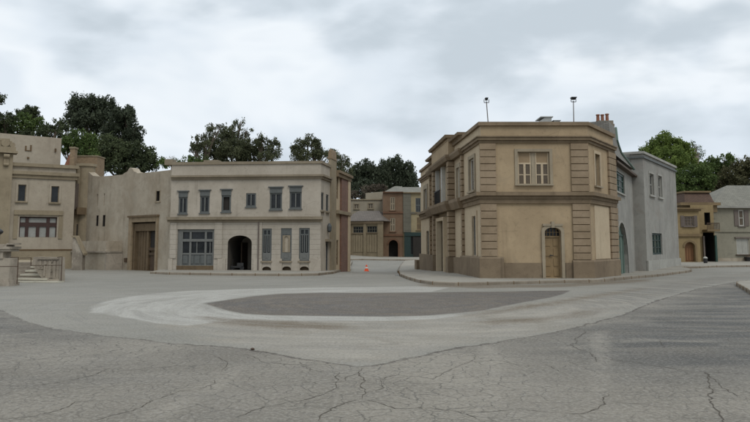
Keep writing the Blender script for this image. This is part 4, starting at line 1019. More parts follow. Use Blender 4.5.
def build_pale():
    Y = 65.5; A = at(714.2, 262, Y); B = A + Vector((9.5, .6, 0)); F = Facade(V2(A), V2(B))
    t = thing('pale_house', (A.x, Y, 0), 'pale grey-green house with a hipped roof and mauve shutters at the right edge', 'house')
    ze = F.z(735, 206.6); zb = -.2
    w1 = F.rect(738.6, 210, 744, 226); w2 = F.rect(736.6, 238.6, 748.5, 254.4)
    b = MB(); b.wall(F, 0, F.L, zb, ze, [(rect_o(*w1), .15, False), (rect_o(*w2), .12, False)]); b.build('wall', M['greenwhite'], t)
    pts = [V2(A), V2(B), V2(F.P(F.L, -7, 0)), V2(F.P(0, -7, 0))]
    shell(pts, zb, ze, t, 'greenwhite', skip=(0,), name='rear_wall')
    zr = at(756, 185.2, Y + 3.5).z; r0 = F.P(3.55, -3.5, zr); r1 = F.P(F.L - 3.3, -3.5, zr); o = .3
    c = [F.P(-o, o, ze), F.P(F.L + o, o, ze), F.P(F.L + o, -7 - o, ze), F.P(-o, -7 - o, ze)]
    b = MB(); b.face([c[0], c[1], r1, r0]); b.face([c[1], c[2], r1]); b.face([c[2], c[3], r0, r1]); b.face([c[3], c[0], r0]); b.face(c[::-1]); b.build('roof', M['slate_grey'], t)
    b = MB(); b.sweep([V2(q) for q in c], [(-.05, ze - .14), (.05, ze - .14), (.08, ze + .02), (-.05, ze + .02)], closed=True); b.build('gutter', M['grey_light'], t)
    zs = F.z(735, 231.2); box_cornice([V2(A), V2(B)], [(zs - .07, zs + .1, .10)], t, 'greenwhite', 'string_course')
    b = MB(); b.box(F, -.02, F.L, -.03, .08, zb, F.z(735, 258.2)); b.build('plinth', M['beige_old'], t)
    b = MB()
    for k in range(9): b.box(F, -.03, .45 if k % 2 else .3, -.02, .04, .6 + k * .55, .6 + k * .55 + .48)
    b.build('quoins', M['greenwhite'], t)
    w = window(F, t, w1, .1, 'white_wood', 'glass_brown', 1, 2, .09, .05, sill='mauve')
    for q in ((w1[0] - .42, w1[0] - .02), (w1[1] + .02, w1[1] + .42)):
        g = MB(); g.box(F, q[0], q[1], -.01, .06, w1[2], w1[3]); g.build('shutter', M['mauve'], w)
    w = window(F, t, w2, .08, 'grey_white', None, 2, 1, .06, .04, sill='wood_dark')
    for k in (0, 1):
        q0 = w2[0] + .06 + (w2[1] - w2[0] - .1) * k / 2; q1 = q0 + (w2[1] - w2[0] - .16) / 2; g = MB(); g.box(F, q0, q1, -.09, -.05, w2[2] + .03, w2[3] - .03)
        for j in range(10): zz = w2[2] + .1 + (w2[3] - w2[2] - .2) * j / 10; g.box(F, q0 + .06, q1 - .06, -.05, -.03, zz, zz + .07)
        g.build('shutter', M['grey_white'], w)
    g = MB(); g.box(F, w2[0] - .15, w2[1] + .15, -.02, .16, w2[3] + .02, w2[3] + .14); g.build('lintel', M['mauve'], w)
    p = F.P(F.u(746, 260), .35, 0); bt = thing('planter_tub', tuple(p), 'small dark tub against the pale house wall at the right edge', 'planter'); g = MB(); g.lathe(p, [(.22, 0), (.3, .4), (.33, .42), (.33, .5), (.27, .5)], 12); g.build('tub', M['black'], bt)
    g = MB(); g.lathe(p + Vector((0, 0, .46)), [(.26, 0), (.2, .07), (.08, .12)], 12); g.build('soil', M['wood_dark'], bt)
build_pale()

# ================================================================== STREET'S END
def build_end():
    Y = 88.0
    A = at(383, 256, Y); B = at(403.4, 256, Y); F = Facade(V2(A), V2(B))
    t = thing('red_house', (A.x, Y, 0), 'narrow three-storey brick-red house with an arched dark doorway at the street end', 'house')
    zt = F.z(393, 191.8); zb = -.4
    w1 = F.rect(390.2, 197, 395, 210.4); w2 = F.rect(390.2, 218, 395.2, 231.4); dr = F.rect(388.8, 240, 398.0, 258); dr = (dr[0], dr[1], -.05, dr[3])
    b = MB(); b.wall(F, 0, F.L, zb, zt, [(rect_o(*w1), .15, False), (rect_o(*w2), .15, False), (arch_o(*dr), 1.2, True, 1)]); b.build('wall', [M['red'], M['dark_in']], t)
    pts = [V2(A), V2(B), V2(B) + Vector((0, 8)), V2(A) + Vector((0, 8))]
    shell(pts, zb, zt, t, 'red', skip=(0,), name='rear_wall')
    for y in (212.6, 235.2): z = F.z(393, y); box_cornice([V2(A), V2(B)], [(z - .1, z + .12, .1)], t, 'red_trim', 'string_course')
    b = MB(); b.sweep([V2(A), V2(B)], [(-.1, zt - .15), (.3, zt - .1), (.3, zt), (-.1, zt)]); b.build('eave', M['red_trim'], t)
    for w in (w1, w2):
        ww = window(F, t, w, .1, 'off_white', 'glass_brown', 2, 2, .1, .12, sill='red_trim')
    b = MB(); i2 = arch_o(*dr); o2 = arch_o(dr[0] - .2, dr[1] + .2, dr[2], dr[3] + .2)
    for k in range(1, len(o2) - 1): b.face([F.P(o2[k][0], .06, o2[k][1]), F.P(o2[k + 1][0], .06, o2[k + 1][1]), F.P(i2[k + 1][0], .06, i2[k + 1][1]), F.P(i2[k][0], .06, i2[k][1])]); b.face([F.P(o2[k][0], .06, o2[k][1]), F.P(o2[k][0], -.01, o2[k][1]), F.P(o2[k + 1][0], -.01, o2[k + 1][1]), F.P(o2[k + 1][0], .06, o2[k + 1][1])])
    b.build('arch_surround', M['red_trim'], t)
    zr = at(400, 186.4, Y + 3).z
    b = MB(); a0, b0 = A.x + .2, at(408, 190, Y).x; b.hexa([(a0, Y - .2, zt + .01), (B.x, Y - .2, zt + .01), (B.x, Y + 7, zt + .01), (a0, Y + 7, zt + .01), (A.x + 1.5, Y + 2.6, zr), (B.x, Y + 3, zr), (B.x, Y + 4.5, zr), (A.x + 1.5, Y + 4.5, zr)]); b.build('roof', M['slate_grey'], t)
    # yellow house with teal shop
    B2 = at(425, 256, Y); q0 = B + Vector((.003, 0, 0)); F2 = Facade(V2(q0), V2(B2))
    t = thing('teal_shop_house', (B.x, Y, 0), 'pale yellow house with grey-green stone strip above a teal shopfront at the street end', 'house')
    zt2 = F2.z(412, 192.4)
    w1 = F2.rect(415.6, 198, 420.6, 212.4); w2 = F2.rect(416.8, 217.4, 421.2, 230)
    sh = F2.rect(404.4, 233.4, 424, 258.3); sh = (max(.05, sh[0]), sh[1], -.3, sh[3])
    b = MB(); b.wall(F2, 0, F2.L, zb, zt2, [(rect_o(*w1), .15, False), (rect_o(*w2), .15, False)]); b.build('wall', M['yellow_pale'], t)
    pts = [V2(q0), V2(B2), V2(B2) + Vector((0, 8)), V2(q0) + Vector((0, 8))]; shell(pts, zb, zt2, t, 'yellow_pale', skip=(0,), name='rear_wall')
    b = MB(); b.box(F2, -.0, F2.u(411, 220), -.02, .14, sh[3] + .15, zt2 - .1); b.build('stone_strip', M['quoin'], t)
    z = F2.z(412, 213); box_cornice([V2(F2.P(F2.u(411, 220) + .01, 0, 0)), V2(B2)], [(z - .1, z + .12, .1)], t, 'quoin', 'string_course')
    b = MB(); b.sweep([V2(q0), V2(B2)], [(-.1, zt2 - .15), (.28, zt2 - .1), (.28, zt2), (-.1, zt2)]); b.build('eave', M['yellow_trim'], t)
    zr2 = at(412, 187.5, Y + 3).z; b = MB(); b.hexa([(q0.x, Y - .2, zt2 + .01), (B2.x, Y - .2, zt2 + .01), (B2.x, Y + 7, zt2 + .01), (q0.x, Y + 7, zt2 + .01), (q0.x, Y + 2.4, zr2), (B2.x, Y + 2.4, zr2), (B2.x, Y + 4.5, zr2), (q0.x, Y + 4.5, zr2)]); b.build('roof', M['slate_grey'], t)
    window(F2, t, w1, .1, 'bluegrey', 'glass', 2, 2, .1, .1, sill='yellow_trim'); window(F2, t, w2, .1, 'yellow_trim', 'glass_brown', 2, 2, .1, .1, sill='yellow_trim')
    u0, u1, z0, z1 = sh
    g = MB(); g.box(F2, u0, u0 + .75, .0, .3, z0, z1 - .35); g.box(F2, u0, u1, .0, .36, z1 - .32, z1 + .12); g.box(F2, u0 + .75, u1, .0, .25, z0, z0 + .75); g.box(F2, u1 - .3, u1, .0, .3, z0 + .75, z1 - .35)
    s = g.build('shopfront', M['teal'], t)
    g = MB(); g.box(F2, u0 + .76, u1 - .31, .0, .1, z0 + .76, z1 - .36); g.build('pane', M['glass'], s)
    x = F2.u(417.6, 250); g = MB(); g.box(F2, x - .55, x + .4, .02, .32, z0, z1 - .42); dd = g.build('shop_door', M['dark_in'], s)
    # warehouse, nearer, at the left
    Yw = 86.0; A3 = at(345, 254, Yw + 1.2); B3 = at(383.3, 254, Yw - .4); F3 = Facade(V2(A3), V2(B3))
    t = thing('tan_warehouse', (A3.x, A3.y, H(A3.x, A3.y)), 'low tan warehouse with a brown hipped roof and dark high windows at the street end', 'building')
    ze = F3.z(368, 221); zb = -.3
    ws = [F3.rect(353.2, 226.4, 363.2, 233), F3.rect(367, 226.0, 377, 232.6)]
    b = MB(); b.wall(F3, 0, F3.L, zb, ze, [(rect_o(*w), .15, False) for w in ws]); b.build('wall', M['warehouse'], t)
    pts = [V2(A3), V2(B3), V2(B3) + Vector((0, 7)), V2(A3) + Vector((0, 7))]; shell(pts, zb, ze, t, 'warehouse', skip=(0,), name='rear_wall')
    zr = at(360, 211.0, Yw + 4).z; o = .35; c = [F3.P(-o, o, ze), F3.P(F3.L + o * .3, o, ze), F3.P(F3.L + o * .3, -7, ze), F3.P(-o, -7, ze)]
    r0 = F3.P(.3, -3.5, zr); r1 = F3.P(F3.L - 1.7, -3.5, zr)
    b = MB(); b.face([c[0], c[1], r1, r0]); b.face([c[1], c[2], r1]); b.face([c[2], c[3], r0, r1]); b.face([c[3], c[0], r0]); b.face(c[::-1]); b.build('roof', M['slate'], t)
    b = MB(); b.box(F3, 0, F3.L, -.02, .22, ze - .3, ze - .03); b.build('cornice', M['tan_trim'], t)
    for x0, x1 in ((348, 351), (363.8, 366.4), (378, 382.8)):
        r = F3.rect(x0, 222, x1, 256); g = MB(); g.box(F3, max(0, r[0]), min(r[1], F3.L), -.02, .14, zb, ze - .31); g.build('pilaster', M['warehouse'], t)
    for w in ws: window(F3, t, w, .12, 'quoin', 'glass', 4, 2, .07, .05, sill='tan_trim')
    for w in ws:
        g = MB()
        for k in range(4): q0 = w[0] + (w[1] - w[0]) * k / 4; g.box(F3, q0 + .03, q0 + (w[1] - w[0]) / 4 - .03, -.02, .05, .7, w[2] - .25)
        g.build('wall_panel', M['warehouse'], t)
    # cream back building above the warehouse
    Yb = 96.0; A4 = at(340, 250, Yb); B4 = at(384, 250, Yb); F4 = Facade(V2(A4), V2(B4))
    t = thing('cream_back_house', (A4.x, Yb, 0), 'pale cream house with small square windows behind the tan warehouse', 'house')
    zt = F4.z(360, 199.4); ws = [F4.rect(354.2, 204.2, 358.8, 209), F4.rect(368.2, 203.6, 373, 208.8)]
    b = MB(); b.wall(F4, 0, F4.L, -.3, zt, [(rect_o(*w), .15, False) for w in ws]); b.build('wall', M['back_cream'], t)
    pts = [V2(A4), V2(B4), V2(B4) + Vector((0, 7)), V2(A4) + Vector((0, 7))]; shell(pts, -.3, zt, t, 'back_cream', skip=(0,), name='rear_wall'); cap_roof(pts, zt - .02, t)
    x0 = at(365.5, 195, Yb + .6).x; z1 = at(375, 193, Yb + .6).z; z2 = at(382, 191.6, Yb + .6).z
    b = MB(); b.hexa([(x0, Yb + .6, zt - .1), (B4.x, Yb + .6, zt - .1), (B4.x, Yb + 6, zt - .1), (x0, Yb + 6, zt - .1), (x0, Yb + .6, z1), (B4.x, Yb + .6, z2), (B4.x, Yb + 6, z2), (x0, Yb + 6, z1)]); b.build('upper_block', M['back_cream'], t)
    box_cornice([V2(A4), V2(B4)], [(zt - .1, zt + .05, .12)], t, 'beige_trim', 'coping')
    for w in ws: window(F4, t, w, .1, 'back_cream', 'glass_brown', 2, 1, .08, .1, sill='beige_trim', surround='beige_trim', sw=.1)
build_end()
# ================================================================== TERRACE STAIR AT THE LEFT
def build_stair():
    Ys = gp(40, 281.8).y
    F = Facade((at(-30, 280, Ys + .4).x, Ys + .4), (at(66, 280, Ys - .25).x, Ys - .25))
    px = lambda x, y=270, v=0: F.uz(x, y, v)[0]
    t = thing('entrance_stair', tuple(F.P(px(32), 0, 0)), 'worn stone stair of five pale steps rising to the left terrace', 'stairs')
    ends = [49, 44.5, 40.5, 37, 34]
    for i, e in enumerate(ends):
        g = MB(); v = .1 - i * .36; g.box(F, px(-30), px(e, 275), v - .75, v, -.2 + .0, .16 * (i + 1) - .006)
        g.build('step', M['stone'], t)
        g = MB(); g.box(F, px(17), px(e, 275) + .02, v - .37, v + .035, .16 * (i + 1) - .075, .16 * (i + 1)); g.build('tread', M['step'], t)
    g = MB(); g.box(F, px(-2), px(65.5, 281), .1, .62, -.2, .05); g.build('landing_slab', M['step'], t)
    # terrace body behind the steps
    tt = thing('terrace', tuple(F.P(px(20), -3.5, 0)), 'low stone terrace behind the stair in front of the left building', 'terrace')
    g = MB(); a_, b_ = V2(F.P(px(33), -2.05, 0)), V2(at(47, 265, 38)); q_ = [a_, b_, b_ + Vector((-16, 0)), a_ + Vector((-14, 0))]
    g.hexa([(p.x, p.y, -.3) for p in q_] + [(p.x, p.y, .8) for p in q_]); g.build('platform', M['beige_trim'], tt)
    # cheek block
    t2 = thing('cheek_block', tuple(F.P(px(50), 0, 0)), 'rough carved stone cheek block to the right of the pale steps', 'wall')
    ol = [F.uz(46.5, 281.6), F.uz(59.4, 282), F.uz(59.4, 257.4), F.uz(33.5, 257.0), F.uz(31.5, 264.5)]
    ol[0] = (ol[0][0], -.1); ol[1] = (ol[1][0], -.1)
    g = MB(); fr = [F.P(u, .0, z) for u, z in ol]; bk = [F.P(u, -.42, z) for u, z in ol]; g.face(fr); g.face(bk[::-1])
    for i in range(5): j = (i + 1) % 5; g.face([fr[j], fr[i], bk[i], bk[j]])
    g.build('block', M['stone'], t2)
    g = MB()
    for a, b_, z0, z1, v in ((44, 45.6, 276, 261, .03), (49, 51.2, 278, 261, .04), (53.4, 55.8, 278.6, 261, .04), (57.2, 58.8, 279, 261, .03), (39.6, 41.4, 269, 261, .025)):
        r = F.rect(a, z1, b_, z0); g.box(F, r[0], r[1], -.05, v, r[2], r[3])
    r = F.rect(38, 258, 59, 259.4); g.box(F, r[0], r[1], -.05, .06, r[2], r[3]); r = F.rect(48, 278.8, 59.3, 281); g.box(F, r[0], r[1] + .06, -.05, .12, r[2] - .1, r[3])
    rr = random.Random(3)
    for k in range(26):
        x = rr.uniform(38, 57); y = rr.uniform(260, 277 if x > 46 else 268); r = F.rect(x, y, x + rr.uniform(.8, 2.4), y + rr.uniform(.8, 2.2)); g.box(F, r[0], r[1], -.05, rr.uniform(.012, .045), r[2], r[3])
    g.build('carved_relief', M['stone'], t2)
    # pedestal
    Yp = gp(10, 286).y; Fp = Facade((at(-40, 280, Yp + .25).x, Yp + .25), (at(18, 280, Yp).x, Yp)); q = lambda x, y=270: Fp.uz(x, y)
    t3 = thing('gate_pedestal', tuple(Fp.P(q(8)[0], 0, 0)), 'stepped stone pedestal with moulded cap at the far left foreground', 'pedestal')
    u1 = q(9.4)[0]; z = lambda y: q(8, y)[1]
    g = MB(); g.box(Fp, u1 - 2.2, u1, -.5, 0, -.2, z(258)); g.box(Fp, u1 - 2.2, u1 - .28, -.5, .05, z(258) - .02, z(251)); g.build('body', M['stone'], t3)
    g = MB(); g.box(Fp, u1 - 2.3, u1 + .02, -.55, .10, z(251.4), z(249)); g.box(Fp, u1 - 2.35, u1 + .08, -.6, .16, z(249) + .002, z(246.6)); g.box(Fp, u1 - 2.2, u1 - .15, -.5, .04, z(246.6), z(244)); g.box(Fp, u1 - .12, u1 + .16, -.45, .1, z(244.6), z(243)); g.build('cap', M['stone'], t3)
    g = MB(); g.box(Fp, u1 - 2.3, u1 + .1, -.56, .12, -.2, .14); g.box(Fp, u1 - 2.25, u1 + .05, -.53, .07, .14, .22); g.build('base', M['stone'], t3)
    c = Fp.P(Fp.uz(-1.2, 240, -.3)[0], -.3, z(244)); t4 = thing('ball_finial', tuple(c), 'dark iron ball finial on top of the foreground pedestal', 'finial')
    zb = at(-1, 231.6, Yp).z - c.z; g = MB(); g.tube(c, c + Vector((0, 0, zb)), .04, n=8); g.build('stem', M['black'], t4)
    g = MB(); g.lathe(c + Vector((0, 0, zb - .13)), [(.02 + .13 * math.sin(math.pi * k / 10), .26 * k / 10) for k in range(11)], 16); g.build('ball', M['black'], t4, smooth=True)
    # iron railings
    def rail(name, label, posts, rails, Fc, v):
        tr = thing(name, tuple(Fc.P(Fc.uz(posts[0][0], 270, v)[0], v, 0)), label, 'railing', 'iron railings at the left stair')
        for x, y0, y1 in posts:
            g = MB(); a, b_ = Fc.uz(x, y1, v), Fc.uz(x, y0, v); g.tube(Fc.P(b_[0], v, a[1]), Fc.P(b_[0], v, b_[1]), .019, n=8); g.build('post', M['wood_dark'], tr)
        for x0, y0, x1, y1 in rails:
            g = MB(); a, b_ = Fc.uz(x0, y0, v), Fc.uz(x1, y1, v); g.tube(Fc.P(a[0], v, a[1]), Fc.P(b_[0], v, b_[1]), .014, n=8); g.build('rail', M['wood_dark'], tr)
    rail('iron_railing', 'thin black railing in front of the foreground pedestal', [(18.4, 257, 284), (-20, 257, 286)], [(10.5, 257.4, 18.4, 257.2), (-20, 266.6, 18.4, 266.4)], Fp, .22)
    rail('iron_railing', 'thin black railing along the carved cheek block', [(31.2, 257.5, 266), (62.2, 256.6, 281)], [(20, 258, 31.2, 257.8), (57.4, 257.2, 62.2, 256.8), (31.2, 265.4, 62.2, 265.2)], F, .2)
build_stair()

# ================================================================== GROUND
def sdf(P, poly):
    """signed distance, positive inside"""
    P = np.asarray(P); V = np.asarray(poly, float); d = np.full(len(P), 1e9); ins = np.zeros(len(P), bool)
    for i in range(len(V)):
        a, b = V[i], V[(i + 1) % len(V)]; e = b - a; w = P - a
        t = np.clip((w @ e) / max(e @ e, 1e-9), 0, 1); q = w - t[:, None] * e
        d = np.minimum(d, np.hypot(q[:, 0], q[:, 1]))
        c = ((a[1] > P[:, 1]) != (b[1] > P[:, 1])) & (P[:, 0] < (b[0] - a[0]) * (P[:, 1] - a[1]) / (b[1] - a[1] + 1e-12) + a[0]); ins ^= c
    return np.where(ins, d, -d)

def Hnp(x, y):
    h = -0.40 * np.exp(-((x - 1.5) / 5.5) ** 2 - ((y - 55) / 10.0) ** 2) - 0.13 * np.exp(-((x - 15) / 7.0) ** 2 - ((y - 43) / 7.0) ** 2)
    return h + 0.42 * np.exp(-((x + 5) / 4.5) ** 2 - ((y - 92) / 9.0) ** 2)

def gpoly(pts): return [tuple(gp(x, y)[:2]) for x, y in pts]

EDGE = [(-60, 296), (0, 309.3), (25, 320.7), (51, 328), (101, 335), (178, 343.5), (231, 347), (253, 350), (312, 360), (365, 367), (411, 357.5), (461.5, 347), (502, 341), (550, 333), (580, 326), (623, 314.5), (656, 300.5), (697, 289), (735, 282)]
DARK = [(205, 303.4), (231, 299.6), (256, 296), (281.5, 293.8), (322, 292.8), (370, 293.0), (431, 292.4), (461, 291.8), (502, 291.6), (540, 290.8), (571, 290.4), (562, 294.4), (550, 297.4), (512, 304.4), (482, 310.5), (456, 313.2), (423, 315.6), (385, 316.4), (307, 315.6), (269, 315), (243, 313.5), (226, 310)]
RING = [(87.5, 315.5), (89, 308), (101.5, 301.6), (127, 296.5), (157, 293), (190, 290.6), (256, 288.4), (307, 287.6), (370, 286.8), (431, 286.2), (452, 287.6), (431, 292), (322, 292.4), (281, 293.4), (256, 295.6), (231, 299), (204, 303.2), (226, 310.2), (243, 313.7), (269, 315.2), (307, 315.8), (385, 316.6), (423, 315.8), (456, 313.4), (470, 315), (440, 319), (385, 321), (307, 321), (240, 321), (210, 323), (190, 326), (152, 323), (122, 318), (100, 313)]
PALE = [(150, 322), (205, 319), (250, 319.5), (307, 319), (385, 319.6), (423, 318), (456, 314), (482, 311.5), (512, 305.3), (550, 298.4), (600, 291.5), (640, 286), (700, 278), (750, 271), (900, 261), (900, 270), (750, 279), (735, 281.5), (697, 288.5), (656, 300), (623, 314), (580, 325.5), (550, 332.5), (502, 340.5), (461, 346.5), (411, 357), (364, 366.8), (312, 359.6), (253, 349.6), (215, 344), (190, 335)]
STAINS = [[(462, 316.5), (500, 309.4), (550, 301.6), (600, 294.6), (645, 288), (600, 296.6), (550, 304.5), (500, 312)],
          [(470, 323), (500, 319.5), (560, 316), (602, 309), (588, 313.5), (545, 321), (500, 324)],
          [(200, 317), (290, 321.6), (345, 326), (345, 330), (300, 328.6), (240, 326.5)],
          [(420, 284), (480, 285.4), (560, 284.2), (650, 279), (650, 281.6), (560, 287.4), (480, 288.2), (425, 286.6)]]
DIRTY = [(575, 327), (625, 314.6), (658, 300.8), (700, 289.2), (736, 283), (800, 296), (900, 380), (745, 374), (650, 376), (570, 352)]
DIRTY2 = [(-80, 300), (0, 310), (25, 321), (51, 329), (110, 337), (60, 338), (0, 333), (-80, 345)]

TRACKS = [[(478, 346), (497, 344), (503, 368), (500, 402), (490, 418), (470, 420), (486, 396), (488, 366)], [(588, 334), (606, 330), (612, 356), (604, 392), (590, 402), (596, 372)], [(230, 368), (248, 364), (215, 392), (160, 420), (130, 420), (190, 394)]]

def build_ground():
    def ext(lo, hi, step0, far):
        r, s = [], step0
        v = hi
        while v < far: s *= 1.35; v += s; r.append(v)
        l, s, v = [], step0, lo
        while v > -far: s *= 1.35; v -= s; l.append(v)
        return l[::-1], r
    xs = np.arange(-44, 46, .25); l, r = ext(-44, 46, .4, 900); xs = np.concatenate([l, xs, r])
    ys = np.concatenate([np.arange(2, 30, .18), np.arange(30, 104, .4)]); l, r = ext(2, 104, .4, 900); ys = np.concatenate([l, ys, r])
    X, Yg = np.meshgrid(xs, ys); P = np.stack([X.ravel(), Yg.ravel()], 1); Z = Hnp(P[:, 0], P[:, 1])
    me = bpy.data.meshes.new('ground'); nx, ny = len(xs), len(ys)
    idx = np.arange(nx * ny).reshape(ny, nx)
    q = np.stack([idx[:-1, :-1], idx[:-1, 1:], idx[1:, 1:], idx[1:, :-1]], -1).reshape(-1, 4)
    me.vertices.add(nx * ny); me.vertices.foreach_set('co', np.column_stack([P, Z]).ravel().astype(np.float32))
    me.loops.add(q.size); me.loops.foreach_set('vertex_index', q.ravel().astype(np.int32))
    me.polygons.add(len(q)); me.polygons.foreach_set('loop_start', np.arange(0, q.size, 4, dtype=np.int32)); me.polygons.foreach_set('loop_total', np.full(len(q), 4, np.int32))
    me.polygons.foreach_set('use_smooth', np.ones(len(q), bool))
    me.update(calc_edges=True)
    over = gpoly(EDGE) + [tuple(gp(900, 271)[:2]), (900, 900), (-900, 900), (-900, 20)]
    layers = {'sd_over': sdf(P, over), 'sd_dark': sdf(P, gpoly(DARK)), 'sd_ring': sdf(P, gpoly(RING)), 'sd_pale': sdf(P, gpoly(PALE)),
              'sd_dirty': np.maximum(sdf(P, gpoly(DIRTY)), sdf(P, gpoly(DIRTY2))), 'sd_track': np.max([sdf(P, gpoly(q)) for q in TRACKS], 0), 'sd_stain': np.max([sdf(P, gpoly(s)) for s in STAINS], 0)}
    for k, v in layers.items():
        a = me.attributes.new(k, 'FLOAT', 'POINT'); a.data.foreach_set('value', np.clip(v, -30, 30).astype(np.float32))
    m, nt, b = new_mat('plaza_asphalt'); k = N(nt); p = k.pos()
    # noises (metres)
    big = k.noise(p, .16, 5, .6); mid = k.noise(p, .9, 6, .65); fine = k.noise(p, 7, 5, .7); grit = k.noise(p, 45, 3, .7)
    drag = k.noise(k.scaled(p, (.25, 1.3, 1), rot=(0, 0, R(-9))), 1.0, 6, .65, .3)      # tyre-swept streaks
    drag2 = k.noise(k.scaled(p, (.32, 1.9, 1), rot=(0, 0, R(14))), 1.0, 6, .65, .2)
    # streaks swept round the turning circle (centre 0.6, 20)
    sp_ = k.n('ShaderNodeSeparateXYZ'); nt.links.new(p, sp_.inputs[0]); dx_ = k.math('SUBTRACT', sp_.outputs[0], .6); dy_ = k.math('SUBTRACT', sp_.outputs[1], 20.0)
    rad_ = k.math('SQRT', k.math('ADD', k.math('MULTIPLY', dx_, dx_), k.math('MULTIPLY', dy_, dy_))); ang_ = k.math('ARCTAN2', dy_, dx_)
    cv_ = k.n('ShaderNodeCombineXYZ'); k.put(cv_.inputs[0], k.math('MULTIPLY', rad_, 1.7)); k.put(cv_.inputs[1], k.math('MULTIPLY', ang_, 2.2)); 
    swirl = k.noise(cv_.outputs[0], 1.0, 7, .68, .35); swirl2 = k.noise(k.scaled(cv_.outputs[0], (2.4, 1.3, 1), (9, 4, 0)), 1.0, 6, .7, .2)
    grain = k.noise(p, 21, 4, .75)
    jit = k.math('ADD', k.math('MULTIPLY', k.math('SUBTRACT', mid, .5), .9), k.math('MULTIPLY', k.math('SUBTRACT', fine, .5), .3))
    # old cracked asphalt
    old = k.mix(k.ramp(big, .35, .65), (0.163, 0.145, 0.117), (0.215, 0.191, 0.153))
    old = k.mix(k.math('MULTIPLY', k.ramp(drag, .5, .72), .45), old, (0.112, 0.103, 0.090))
    old = k.mix(k.math('MULTIPLY', k.ramp(drag2, .55, .75), .4), old, (0.228, 0.207, 0.172))
    old = k.mix(k.math('MULTIPLY', k.ramp(mid, .55, .72), .35), old, (0.136, 0.124, 0.103))
    # newer overlay
    new = k.mix(k.ramp(big, .35, .65), (0.192, 0.180, 0.149), (0.235, 0.219, 0.184))
    new = k.mix(k.math('MULTIPLY', k.ramp(drag, .48, .7), .5), new, (0.151, 0.147, 0.134))
    new = k.mix(k.math('MULTIPLY', k.ramp(swirl2, .52, .64), .4), new, (.145, .138, .122)); new = k.mix(k.math('MULTIPLY', k.ramp(swirl, .44, .32), .35), new, (.26, .248, .22))
    new = k.mix(k.math('MULTIPLY', k.ramp(mid, .55, .75), .3), new, (0.248, 0.236, 0.203))
    def mask(name, soft, amp, off=0.0): return k.ramp(k.math('ADD', k.attr(name), k.math('MULTIPLY', jit, amp)), off - soft, off + soft)
    pale = k.mix(k.ramp(swirl, .36, .66), (0.300, 0.270, 0.220), (0.212, 0.193, 0.160))
    pale = k.mix(k.math('MULTIPLY', k.ramp(swirl2, .5, .66), .55), pale, (0.336, 0.302, 0.252))
    pale = k.mix(k.math('MULTIPLY', k.ramp(mid, .5, .68), .45), pale, (0.228, 0.193, 0.143))
    pale = k.mix(k.math('MULTIPLY', k.ramp(fine, .55, .7), .4), pale, (0.160, 0.130, 0.108))
    pale = k.mix(k.math('MULTIPLY', k.ramp(sp_.outputs[0], 3.0, 9.0), k.ramp(swirl2, .42, .56, .1, 1.0)), pale, (.115, .107, .092))
    blot = k.noise(k.scaled(p, (1, 1, 1), (5, 2, 0)), .75, 6, .68, .8)
    pale = k.mix(k.math('MULTIPLY', k.ramp(blot, .52, .62), .55), pale, (.19, .168, .13))
    pale = k.mix(k.math('MULTIPLY', k.ramp(swirl2, .57, .64), k.math('MULTIPLY', k.ramp(mid, .42, .58), .6)), pale, (.15, .142, .125))
    c = k.mix(k.math('MULTIPLY', mask('sd_pale', .5, 1.3, .15), k.ramp(swirl2, .3, .55, .55, .95)), new, pale)
    ring = k.mix(k.ramp(swirl2, .42, .66), (0.361, 0.344, 0.304), (0.286, 0.271, 0.239))
    ring = k.mix(k.math('MULTIPLY', k.ramp(fine, .5, .68), .45), ring, (0.202, 0.189, 0.166))
    rm = k.math('MULTIPLY', mask('sd_ring', .10, .5, .06), k.ramp(swirl, .66, .44, .45, 1.0))
    c = k.mix(rm, c, ring)
    st = k.math('MULTIPLY', mask('sd_stain', .4, 1.2, -.02), k.ramp(swirl2, .36, .56, .5, 1.0))
    c = k.mix(st, c, (.125, .095, .06))
    dk = k.mix(k.ramp(big, .35, .65), (0.071, 0.058, 0.047), (0.096, 0.077, 0.059)); dk = k.mix(k.math('MULTIPLY', k.ramp(mid, .5, .72), .5), dk, (0.142, 0.113, 0.084)); dk = k.mix(k.math('MULTIPLY', k.ramp(swirl2, .46, .6), .55), dk, (0.146, 0.117, 0.085)); dk = k.mix(k.math('MULTIPLY', k.ramp(swirl, .48, .62), .6), dk, (0.073, 0.065, 0.059))
    c = k.mix(mask('sd_dark', .05, .16), c, dk)
    # overlay edge against the old surface
    so = k.math('ADD', k.attr('sd_over'), k.math('MULTIPLY', k.math('SUBTRACT', k.noise(p, 2.2, 6, .7), .5), .45))
    dirty = k.math('MULTIPLY', mask('sd_dirty', 1.6, 2.2, .1), k.ramp(drag2, .36, .58, .45, 1.0))
    old = k.mix(k.math('MULTIPLY', dirty, .9), old, (.04, .04, .039))
    tone = k.noise(k.scaled(p, (1, 1, 1), (3, 8, 0)), .42, 5, .6, .5)
    old = k.mix(k.math('MULTIPLY', k.ramp(tone, .52, .66), .5), old, (0.112, 0.098, 0.079)); old = k.mix(k.math('MULTIPLY', k.ramp(tone, .47, .36), .4), old, (0.262, 0.235, 0.189))
    old = k.mix(k.math('MULTIPLY', mask('sd_track', .12, .5, .02), .5), old, (0.291, 0.262, 0.215))
    # fine crackle of the old asphalt
    wv = k.n('ShaderNodeVectorMath', operation='ADD'); ns = k.n('ShaderNodeTexNoise'); nt.links.new(p, ns.inputs['Vector']); ns.inputs['Scale'].default_value = 1.6; ns.inputs['Detail'].default_value = 5
    sc = k.n('ShaderNodeVectorMath', operation='SCALE'); nt.links.new(ns.outputs['Color'], sc.inputs[0]); sc.inputs['Scale'].default_value = .55
    nt.links.new(p, wv.inputs[0]); nt.links.new(sc.outputs[0], wv.inputs[1])
